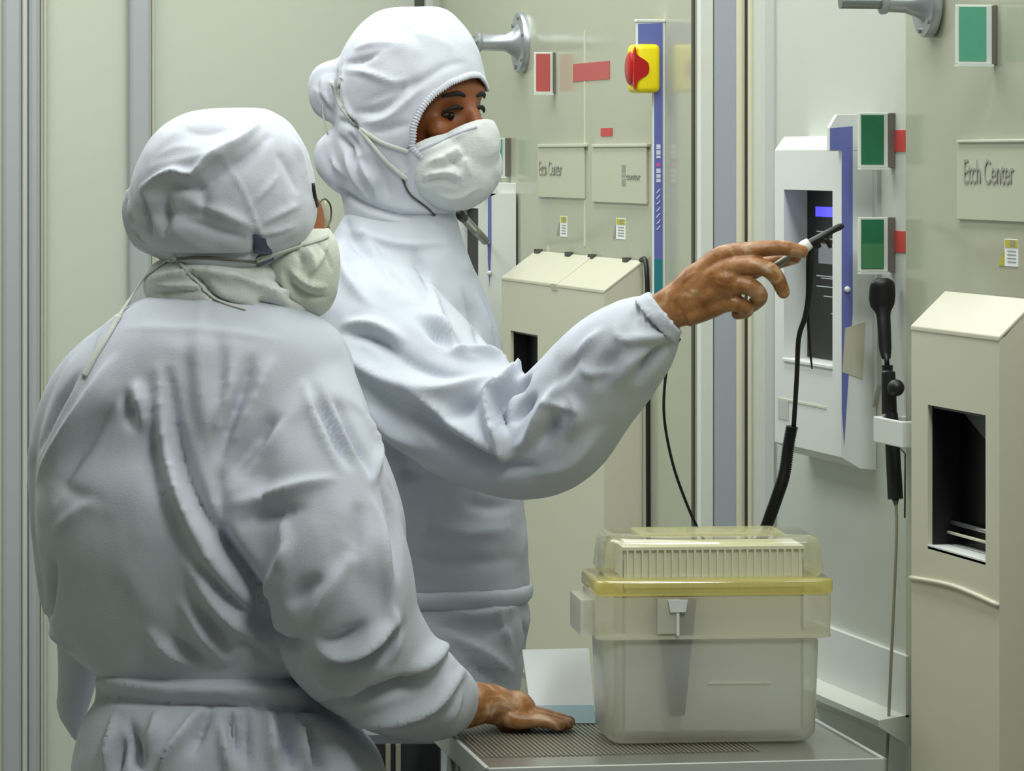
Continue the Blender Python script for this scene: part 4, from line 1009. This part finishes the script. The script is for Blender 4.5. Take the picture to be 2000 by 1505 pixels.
# ================================================================== taller worker (facing right, pointing)
YB = 6.0
pb = P(880, 1300, YB)
personB = thing('person', 'taller person in white hood and face mask pointing a pen-like wand at the control unit', 'person', Vector((pb.x, pb.y, 0)))
b = Body()
b.loft([(395, 690, 880, .06, 0), (430, 665, 895, .075, 0), (470, 640, 905, .095, 0), (520, 600, 925, .12, 0), (580, 570, 952, .135, 0), (650, 560, 975, .145, 0), (730, 560, 990, .15, 0), (830, 560, 1005, .15, 0), (940, 580, 1020, .15, 0), (1040, 600, 1030, .15, 0), (1110, 610, 1032, .15, 0), (1146, 620, 1036, .15, 0)], YB, e=2.3)
# pointing arm
b.t([(700, 600, YB-.06), (790, 700, YB-.19), (885, 795, YB-.27), (990, 850, YB-.32), (1070, 845, YB-.34), (1128, 785, YB-.37), (1192, 712, YB-.41), (1250, 655, YB-.45), (1290, 618, YB-.475)],
    [.10, .102, .096, .088, .085, .080, .072, .058, .036])
b.ball(Q(705, 600, YB-.06), .10, 20)
b.ball(Q(1010, 800, YB-.32), .045, 16)
# other arm hangs behind, hidden
b.t([(730, 580, YB+.14), (700, 800, YB+.19), (720, 1000, YB+.16)], [.07, .065, .05])
meT = b.bake(0.005, 12)
crumple(meT, 0.003, 5.5, 9, (.6, 1, 1))
FT = [
 ([(600, 640), (680, 700), (760, 745), (850, 765), (930, 748), (990, 725)], 10, 20), ([(640, 660), (700, 740), (780, 800), (860, 815), (940, 800)], -9, 26), ([(816, 618), (845, 645), (875, 680)], -11, 8), ([(820, 605), (856, 632), (895, 680)], 8, 8),
 ([(840, 545), (866, 640), (904, 696), (950, 700)], 7, 6), ([(870, 690), (920, 690), (965, 697), (1003, 728)], 9, 9), ([(656, 648), (728, 656), (784, 692)], -10, 10), ([(664, 630), (730, 635), (800, 670)], 6, 9),
 ([(800, 765), (840, 792), (900, 835), (985, 892)], 16, 14), ([(780, 800), (840, 838), (900, 875), (960, 908), (1050, 910)], -15, 16), ([(700, 760), (760, 830), (830, 880)], 9, 18), ([(720, 840), (790, 890), (860, 915)], -9, 18),
 ([(1006, 728), (975, 755), (952, 772), (962, 820), (980, 870), (986, 895)], 15, 8, 3), ([(1022, 748), (980, 768), (974, 800), (990, 850)], -20, 10, 1), ([(940, 780), (900, 800), (880, 830)], -8, 14),
 ([(1100, 740), (1068, 788), (1032, 856), (995, 880)], 12, 10), ([(1050, 770), (1020, 800), (1000, 830)], -9, 9), ([(1060, 782), (1090, 790), (1120, 800)], 6, 5), ([(1090, 800), (1075, 840), (1050, 880)], -9, 9), ([(1110, 770), (1130, 810), (1110, 860)], 6, 9),
 ([(1130, 720), (1160, 730), (1200, 722)], 5, 7), ([(1140, 690), (1110, 720), (1085, 760)], -5, 9), ([(1200, 630), (1212, 662), (1270, 658), (1322, 652)], 7, 6), ([(1312, 668), (1265, 712), (1248, 752)], -11, 13), ([(1290, 690), (1240, 700), (1200, 760)], 6, 11), ([(1180, 640), (1150, 670), (1120, 700)], 5, 9), ([(1215, 680), (1180, 720), (1170, 760)], -5, 12),
 ([(1040, 930), (1110, 905), (1180, 830)], 5, 16), ([(1260, 590), (1240, 620), (1250, 650)], -4, 6),
 ([(700, 640), (770, 690), (850, 730), (930, 735)], -6, 12), ([(905, 560), (925, 620), (940, 690)], -5, 9), ([(930, 570), (950, 630), (965, 690)], 4, 8),
 ([(650, 440), (700, 455), (790, 480), (890, 470)], 4, 7), ([(670, 420), (690, 470), (740, 520)], -6, 8), ([(700, 430), (730, 490), (790, 550)], 6, 9), ([(720, 470), (770, 540), (820, 590)], -6, 10), ([(660, 470), (680, 540), (730, 600)], 6, 12), ([(800, 480), (830, 540), (845, 580)], -5, 9),
 ([(860, 960), (840, 1000), (830, 1060)], 4, 12), ([(900, 980), (960, 990), (1010, 985)], -4, 10), ([(820, 1010), (900, 1040), (1010, 1030)], 3, 14), ([(790, 1080), (880, 1100), (1020, 1090)], -3, 12), ([(780, 940), (800, 925), (830, 930)], -10, 12),
]
crumple(meT, .0014, 13, 4, (.7, 1, 1)); folds(meT, FT, YB, 2.6); relax(meT, 2)
# hem band
b = Body(); b.loft([(1136, 620, 1034, .153, 0), (1143, 618, 1040, .158, 0), (1160, 618, 1042, .158, 0), (1172, 620, 1038, .152, 0)], YB, e=2.3)
meW = b.bake(0.005, 3); crumple(meW, .0015, 20, 2)
b = Body()
b.loft([(1150, 640, 1022, .145, 0), (1200, 632, 1040, .152, 0), (1240, 632, 1034, .155, 0), (1300, 635, 1024, .152, 0), (1360, 640, 1012, .148, 0), (1500, 645, 1000, .145, 0), (1640, 660, 980, .12, 0)], YB, e=2.4)
b.t([(735, 1550, YB+.05), (745, 1950, YB+.06), (755, 2390, YB+.07)], [.115, .095, .085]); b.t([(905, 1500, YB-.03), (910, 1950, YB-.03), (912, 2390, YB-.03)], [.12, .10, .085])
meQ = b.bake(0.0075, 7); crumple(meQ, .006, 9, 4)
folds(meQ, [([(860, 1185), (930, 1200), (1030, 1180)], 6, 9), ([(850, 1215), (930, 1230), (1010, 1215)], -7, 10), ([(1020, 1210), (1030, 1250), (1010, 1300)], -8, 10), ([(880, 1240), (940, 1270), (1010, 1320)], 7, 11), ([(900, 1290), (950, 1320), (990, 1350)], -7, 10), ([(960, 1180), (985, 1230), (1000, 1280)], 5, 9)], YB)
# --- hood
b = Body()
b.loft([(13, 785, 845, .02, 0), (18, 752, 868, .045, 0), (32, 722, 890, .068, 0), (60, 692, 914, .09, 0), (100, 668, 936, .108, 0), (150, 656, 950, .116, 0), (200, 655, 955, .118, 0), (250, 652, 955, .115, 0), (300, 648, 940, .108, 0), (345, 655, 915, .096, 0), (385, 668, 895, .085, 0), (425, 675, 890, .08, 0), (445, 690, 880, .07, 0)], YB, e=2.15)
# gathered cloth behind the head
b.caps_t([(672, 138, YB-.01), (632, 146, YB-.01), (616, 168, YB-.01), (632, 205, YB-.01), (662, 232, YB-.02)], [.020, .016, .012, .018, .012], seg=18)
b.ball(Q(648, 180, YB-.005), (.033, .035, .036), 24)
b.caps_t([(672, 262, YB-.02), (640, 288, YB-.02), (642, 322, YB-.02), (670, 350, YB-.02)], [.018, .017, .020, .022], seg=18)
meD = b.bake(0.0036, 6)
crumple(meD, 0.0014, 15, 6)
folds(meD, [([(660, 120), (656, 165), (664, 205), (690, 240)], -7, 5), ([(672, 110), (672, 170), (680, 215), (705, 250)], 4, 6), ([(690, 95), (730, 85), (770, 82)], 4, 6), ([(665, 125), (710, 118), (745, 100)], -5, 6), ([(662, 138), (710, 140), (770, 160), (800, 150)], 4, 6),
 ([(700, 205), (760, 180), (820, 160), (870, 130), (920, 120)], -3, 9), ([(690, 220), (740, 215), (775, 190), (790, 160)], -5, 8), ([(700, 240), (750, 232), (790, 200), (830, 165)], 4, 8), ([(720, 260), (765, 250), (800, 240)], -4, 8),
 ([(660, 265), (680, 290), (695, 330)], -9, 7), ([(640, 270), (650, 310), (680, 350)], 5, 6), ([(680, 260), (690, 280), (705, 300)], -7, 8), ([(672, 290), (690, 340), (720, 390)], 6, 7), ([(700, 310), (730, 360), (735, 395)], 6, 9), ([(720, 300), (745, 340), (760, 390)], -4, 10),
 ([(648, 140), (640, 175), (655, 215)], -4, 4), ([(612, 172), (632, 190), (664, 228)], 4, 4), ([(625, 150), (622, 180), (650, 222)], -4, 4), ([(660, 235), (690, 245), (700, 280)], -8, 7), ([(660, 370), (713, 400), (790, 422), (890, 425)], -7, 6, 3), ([(780, 60), (840, 70), (890, 95)], 1.5, 14), ([(810, 270), (790, 310), (800, 350)], -4, 8),
 ([(730, 45), (760, 60), (830, 55)], -2, 10)], YB); relax(meD, 1)
# face opening: near-side outline, mirrored to the far side of the head
fw = Vector((math.sin(math.radians(52)), -math.cos(math.radians(52)), 0)); sd = Vector((fw.y, -fw.x, 0))   # forward, and towards the viewer's left of it
hc = Q(822, 215, YB)
HOLE = [(804, 292), (806, 252), (819, 216), (846, 184), (880, 160), (915, 147), (940, 146), (975, 150), (990, 300), (930, 330), (850, 330)]
bm = bmesh.new(); bm.from_mesh(meD); kill = []
for f in bm.faces:
    c = f.calc_center_median(); r_ = c-hc; s_ = r_.dot(sd)
    near = s_ > 0 if sd.y < 0 else s_ < 0
    if r_.dot(fw) < 0: continue
    if not near: c = c - sd*(2*s_)
    px_, py_ = HX + c.x/c.y*F, HY - (c.z-EYE)/c.y*F
    q_ = f.calc_center_median(); qx, qy = HX + q_.x/q_.y*F, HY - (q_.z-EYE)/q_.y*F
    if in_poly(px_, py_, HOLE) or (qx > 905 and 172 < qy < 330 and not near): kill.append(f)
bmesh.ops.delete(bm, geom=kill, context='FACES')
# smooth the rim
be = [e for e in bm.edges if e.is_boundary]; adj = {}
for e in be:
    for v in e.verts: adj.setdefault(v, []).append(e.other_vert(v))
for _ in range(12):
    new = {v: v.co*.5 + sum((x.co for x in a), Vector())/len(a)*.5 for v, a in adj.items()}
    for v, p in new.items(): v.co = p
loop = []
if adj:
    best = []
    seen = set()
    for v0 in adj:
        if v0 in seen: continue
        cur = [v0]; seen.add(v0)
        while True:
            nx = [x for x in adj[cur[-1]] if x not in seen]
            if not nx: break
            cur.append(nx[0]); seen.add(nx[0])
        if len(cur) > len(best): best = cur
    loop = [v.co.copy() for v in best]
bm.to_mesh(meD); bm.free()
seg_ = [(loop[(i+1) % len(loop)]-loop[i]).length for i in range(len(loop))]; tot = sum(seg_); m_ = int(tot/.0011)
acc, k0, new = 0.0, 0, []
for q in range(m_):
    t = q*tot/m_
    while acc + seg_[k0] < t: acc += seg_[k0]; k0 += 1
    new.append(loop[k0].lerp(loop[(k0+1) % len(loop)], (t-acc)/max(1e-9, seg_[k0])))
loop = new
for _ in range(6): loop = [(loop[i-1]+loop[i]*2+loop[(i+1) % len(loop)])/4 for i in range(len(loop))]
rim = MB(); n = len(loop); rings = []
for i, p in enumerate(loop):
    d = (loop[(i+1) % n]-loop[i-1]).normalized(); a = (p-hc); a = (a-d*a.dot(d)).normalized(); c2 = d.cross(a)
    r_ = .0026*(1+.16*(1 if (i//2) % 2 else -1))
    rings.append([rim.bm.verts.new(p + a*r_*math.cos(2*math.pi*k/8) + c2*r_*1.9*math.sin(2*math.pi*k/8)) for k in range(8)])
for i in range(n):
    for k in range(8): rim.bm.faces.new([rings[i][k], rings[i][(k+1)%8], rings[(i+1)%n][(k+1)%8], rings[(i+1)%n][k]])
meR = meshof(rim)
# --- body with face
b = Body()
up = Vector((0, 0, 1))
R3 = Matrix((sd, fw, up)).transposed()                # columns: side, forward, up
def H(s_, f_, u_): return hc + sd*s_ + fw*f_ + up*u_  # head coordinates
b.ball(H(0, -.002, .005), (.078, .098, .118), 36, m=R3)
b.ball(H(0, .045, -.055), (.052, .045, .060), 24, m=R3)
b.ball(H(0, .074, .028), (.052, .022, .022), 20, m=R3)      # brow
b.ball(H(.040, .070, -.030), (.024, .020, .022), 16, m=R3); b.ball(H(-.040, .070, -.030), (.024, .020, .022), 16, m=R3)   # cheeks
b.tube([H(0, .086, .012), H(0, .100, -.012), H(0, .108, -.036)], [.009, .011, .014], seg=14, res=4)
b.ball(H(.08, .0, -.01), (.008, .018, .030), 14, m=R3); b.ball(H(-.08, .0, -.01), (.008, .018, .030), 14, m=R3)   # ears
b.ball(H(0, .085, -.066), (.024, .012, .008), 14, m=R3); b.ball(H(0, .083, -.078), (.020, .012, .008), 14, m=R3)  # lips
b.t([(790, 340, YB), (780, 430, YB), (775, 500, YB)], [.055, .055, .065])
b.loft([(480, 690, 860, .05, 0), (540, 640, 900, .08, 0), (800, 640, 930, .11, 0), (1100, 680, 960, .11, 0), (1400, 690, 950, .11, 0), (1600, 700, 950, .10, 0)], YB)
b.t([(720, 600, YB-.06), (885, 795, YB-.27), (1050, 850, YB-.33), (1195, 718, YB-.41), (1276, 632, YB-.465)], [.055, .048, .042, .036, .022])
b.t([(740, 580, YB+.12), (710, 800, YB+.18), (730, 1000, YB+.15)], [.05, .045, .03])
b.t([(740, 1500, YB+.05), (750, 1950, YB+.06), (755, 2390, YB+.07)], [.08, .055, .045]); b.t([(905, 1500, YB-.03), (910, 1950, YB-.03), (912, 2390, YB-.03)], [.08, .055, .045])
meE = b.bake(0.0045, 3)
# eye sockets pressed in
V, N = co(meE), nor(meE)
for sg in (1, -1):
    c = np.array(H(.031*sg, .083, -.004)); d = np.linalg.norm((V-c)*np.array([1, 1, 1.3]), axis=1); V = V - np.array(fw)[None]*(0.013*np.exp(-(d/.017)**2))[:, None]
setco(meE, V)
bodyB = finish('body', meE, M_skin, personB, 'brown face showing between hood and mask')
for sg in (1, -1):
    g = MB(); g.ball(H(.031*sg, .0735, -.007), (.0120, .0105, .0055), 20, m=R3); ey_ = finish('eye', meshof(g), M_eye, bodyB)
    g = MB(); g.ball(H(.031*sg+.001, .0835, -.009), (.0055, .0035, .0055), 16, m=R3); 
    finish('iris', meshof(g), M_iris, ey_)
    g = MB(); g.tube([H(.014*sg, .090, .002), H(.031*sg, .0905, .0035), H(.048*sg, .080, -.003)], [.0018, .0034, .0015], seg=8, res=4); finish('eyelid', meshof(g), M_brow, bodyB)
    g = MB(); g.tube([H(.013*sg, .093, .020), H(.030*sg, .0925, .0235), H(.050*sg, .079, .018)], [.0022, .0036, .0014], seg=8, res=4); finish('eyebrow', meshof(g), M_brow, bodyB)
# --- mask
b = Body()
mc = Q(885, 322, YB-.03)
b.ball(H(0, .060, -.082), (.082, .066, .066), 36, m=R3); b.ball(H(0, .090, -.050), (.050, .044, .056), 28, m=R3); b.ball(H(0, .080, -.095), (.053, .045, .045), 24, m=R3)
b.ball(H(.0, .104, -.028), (.022, .020, .030), 20, m=R3)
b.ball(H(.045, .045, -.055), (.045, .045, .045), 24, m=R3); b.ball(H(-.045, .045, -.055), (.045, .045, .045), 24, m=R3)
meK = b.bake(0.0034, 5)
# cut flat along the upper edge (cheek to nose bridge)
bm = bmesh.new(); bm.from_mesh(meK)
p0, p1 = Q(806, 291, YB-.09), Q(925, 237, YB-.09)
nn = (p1-p0).cross(sd).normalized()
if nn.z < 0: nn = -nn
bmesh.ops.bisect_plane(bm, geom=bm.verts[:]+bm.edges[:]+bm.faces[:], plane_co=p0, plane_no=nn, clear_outer=True)
bm.to_mesh(meK); bm.free()
crumple(meK, .0012, 22, 8)
folds(meK, [([(830, 320), (870, 305), (900, 285)], 5, 6), ([(825, 345), (870, 335), (905, 350)], 5, 6), ([(840, 332), (880, 320), (915, 300)], -5, 6), ([(820, 360), (860, 350), (900, 365)], -4, 7), ([(860, 300), (890, 318), (900, 335)], -4, 5), ([(810, 300), (850, 290), (900, 262), (940, 245)], 2, 7), ([(890, 290), (905, 310), (920, 345)], 3, 6), ([(850, 380), (890, 385), (930, 370)], 3, 8)], YB)
bvB = joinbvh(meD, meK, meT); mk_mesh = meK.copy()
st = [([(668, 150), (662, 190), (690, 235), (740, 275), (800, 296)], .0034), ([(648, 160), (668, 210), (712, 262), (752, 312), (795, 350)], .0034)]
ss = [meshof(ribbon(bvB, p, w_, off=.003)) for p, w_ in st]
s7 = meshof(ribbon(bvB, [(785, 345), (800, 378), (830, 402), (850, 420)], .0014)); s8 = MB(); s8.tube([Q(630, 200, YB-.03), Q(632, 230, YB-.03), Q(640, 262, YB-.03)], .0012, seg=6, res=3); s8 = meshof(s8)
finish('jacket', meT, M_fab, personB); finish('waist_band', meW, M_fab, personB); finish('trousers', meQ, M_fab, personB)
ho = finish('hood', meD, M_fab2, personB); finish('knitted_rim', meR, M_fab2, ho)
mk = finish('face_mask', meK, M_mask, personB)
for s_ in ss: finish('mask_strap', s_, M_strap, mk)
s9 = ribbon(joinbvh(mk_mesh), [(810, 296), (860, 274), (900, 257), (930, 247)], .0030, th=.0022, off=.0005); finish('knitted_edge', meshof(s9), M_fab2, mk)
finish('mask_strap', s7, M_dark, mk); finish('hood_gather_line', s8, M_strap, ho)
# --- pointing gloved hand
b = Body(); Y5 = 5.52
def tt(pts, r, **k):
    b.tube([Q(*p) for p in pts], r, seg=16, res=4, **k); R = r if hasattr(r, '__len__') else [r]*len(pts); b.ball(Q(*pts[-1]), R[-1], 14)
tt([(1268, 628, Y5+.005), (1310, 602, Y5), (1345, 585, Y5), (1385, 562, Y5), (1415, 548, Y5)], [.028, .029, .036, .040, .030], up=(0, 1, 0), flat=.5)
tt([(1325, 590, Y5), (1370, 530, Y5), (1412, 498, Y5-.004), (1468, 488, Y5-.008), (1525, 484, Y5-.006), (1566, 491, Y5-.002)], [.018, .015, .0135, .0118, .0105, .0092])
tt([(1330, 595, Y5), (1385, 545, Y5-.006), (1424, 524, Y5-.012), (1484, 520, Y5-.018), (1514, 538, Y5-.016), (1530, 570, Y5-.010)], [.018, .016, .0145, .0122, .0112, .0092])
tt([(1335, 600, Y5), (1390, 572, Y5-.006), (1424, 558, Y5-.012), (1462, 558, Y5-.016), (1484, 578, Y5-.008), (1470, 596, Y5+.010)], [.018, .016, .0142, .0125, .0115, .0095])
tt([(1340, 615, Y5), (1390, 600, Y5-.002), (1418, 592, Y5-.006), (1444, 594, Y5-.008), (1458, 606, Y5+.004), (1440, 612, Y5+.018)], [.017, .0145, .0125, .011, .010, .0085])
tt([(1340, 610, Y5+.012), (1400, 575, Y5+.035), (1460, 535, Y5+.042), (1510, 512, Y5+.034), (1552, 502, Y5+.018)], [.018, .017, .0125, .0118, .0098])
meG = b.bake(0.0019, 3)
finish('glove', meG, M_glove, personB, 'thin translucent glove tight over a brown pointing hand')
g = Body(); g.tube([Q(1278, 628, Y5+.004), Q(1290, 617, Y5+.003), Q(1300, 609, Y5+.002)], [.041, .038, .036], seg=40, up=(0, 1, 0), flat=.8)
me = g.bake(.0028, 3)
folds(me, [([(1252+i*9, 596+i*1), (1262+i*9, 640+i*1)], 2, 3) for i in range(-1, 7)], 5.5); finish('cuff', me, M_fab, personB)
for (x, yo) in ((755, .07), (912, -.03)):
    g = Body(); g.loft([(2350, x-56, x+56, .05, yo), (2400, x-58, x+80, .055, yo), (2445, x-60, x+150, .06, yo), (2465, x-60, x+155, .06, yo)], YB, e=2.5)
    me = g.bake(.008, 4); V = co(me); V[:, 2] += -V[:, 2].min() + .001; setco(me, V); finish('boot', me, M_boot, personB)

# --- wand in the pointing hand, with its hoses
def qw(px, py, Y): return P(px, py, Y)
r = thing('handheld_wand', 'slim grey wand with black hooked tip held by the pointing hand', 'wand', P(1575, 480, 5.53))
MB().tube([qw(1502, 528, 5.535), qw(1530, 509, 5.535), qw(1578, 476, 5.535)], .0052, seg=14).build('barrel', mat('grey_barrel', '8C8C84', rough=.35, metal=.3), r, smooth=True)
MB().tube([qw(1560, 490, 5.535), qw(1572, 481, 5.535), qw(1582, 474, 5.535)], [.008, .009, .0075], seg=14).build('white_collar', M_white, r, smooth=True)
MB().tube([qw(1576, 478, 5.535), qw(1605, 462, 5.54), qw(1625, 450, 5.545), qw(1640, 443, 5.55), qw(1648, 440, 5.55)], [.0058, .0056, .0046, .0046, .0026], seg=12, res=4).build('black_tip', M_black, r, smooth=True)
MB().tube([qw(1602, 466, 5.54), qw(1616, 470, 5.54), qw(1622, 484, 5.54)], [.0045, .0042, .0025], seg=10, res=4).build('tip_hook', M_black, r, smooth=True)
MB().tube([qw(1582, 474, 5.54), qw(1596, 478, 5.54), qw(1600, 484, 5.54)], [.006, .005, .003], seg=10, res=4).build('tip_clip', M_black, r, smooth=True)
o = MB().tube([qw(1584, 478, 5.545), qw(1582, 520, 5.545), qw(1579, 580, 5.55), qw(1572, 620, 5.55), qw(1560, 660, 5.56), qw(1556, 740, 5.57), qw(1550, 835, 5.575)], [.0055, .0058, .0042, .0038, .0036, .0034, .0034], seg=12, res=6).build('hose', M_black, smooth=True)
tag(o, 'thin black hose hanging from the wand in the pointing hand', 'hose')
o = MB().tube([qw(1579, 560, 5.55), qw(1578, 610, 5.556), qw(1582, 680, 5.565), qw(1586, 720, 5.58)], [.002, .0024, .002, .001], seg=8, res=5).build('cord', M_black, smooth=True)
tag(o, 'short black cord branching off beside the black hose', 'cord')
# coiled lower end: ridged sleeve
pts = [qw(1547, 832, 5.575), qw(1540, 870, 5.578), qw(1532, 925, 5.585), qw(1516, 975, 5.60), qw(1496, 1030, 5.62), qw(1470, 1100, 5.64)]
sp, _, _ = spline(pts, [1]*len(pts), [1]*len(pts), 26)
o = MB().tube(sp, [.0078 + .0010*(1 if i % 2 else -1) for i in range(len(sp))], seg=14).build('hose', M_black, smooth=True)
tag(o, 'thick ribbed black hose running down behind the clear box', 'hose')
o = MB().tube([qw(1328, 660, 5.75), qw(1306, 705, 5.75), qw(1297, 770, 5.75), qw(1299, 830, 5.76), qw(1314, 905, 5.77), qw(1336, 970, 5.78), qw(1362, 1030, 5.79), qw(1400, 1100, 5.8)], .0021, seg=8, res=8).build('cable', M_black, smooth=True)
tag(o, 'thin black cable curving down from the cuff of the pointing arm', 'cable')
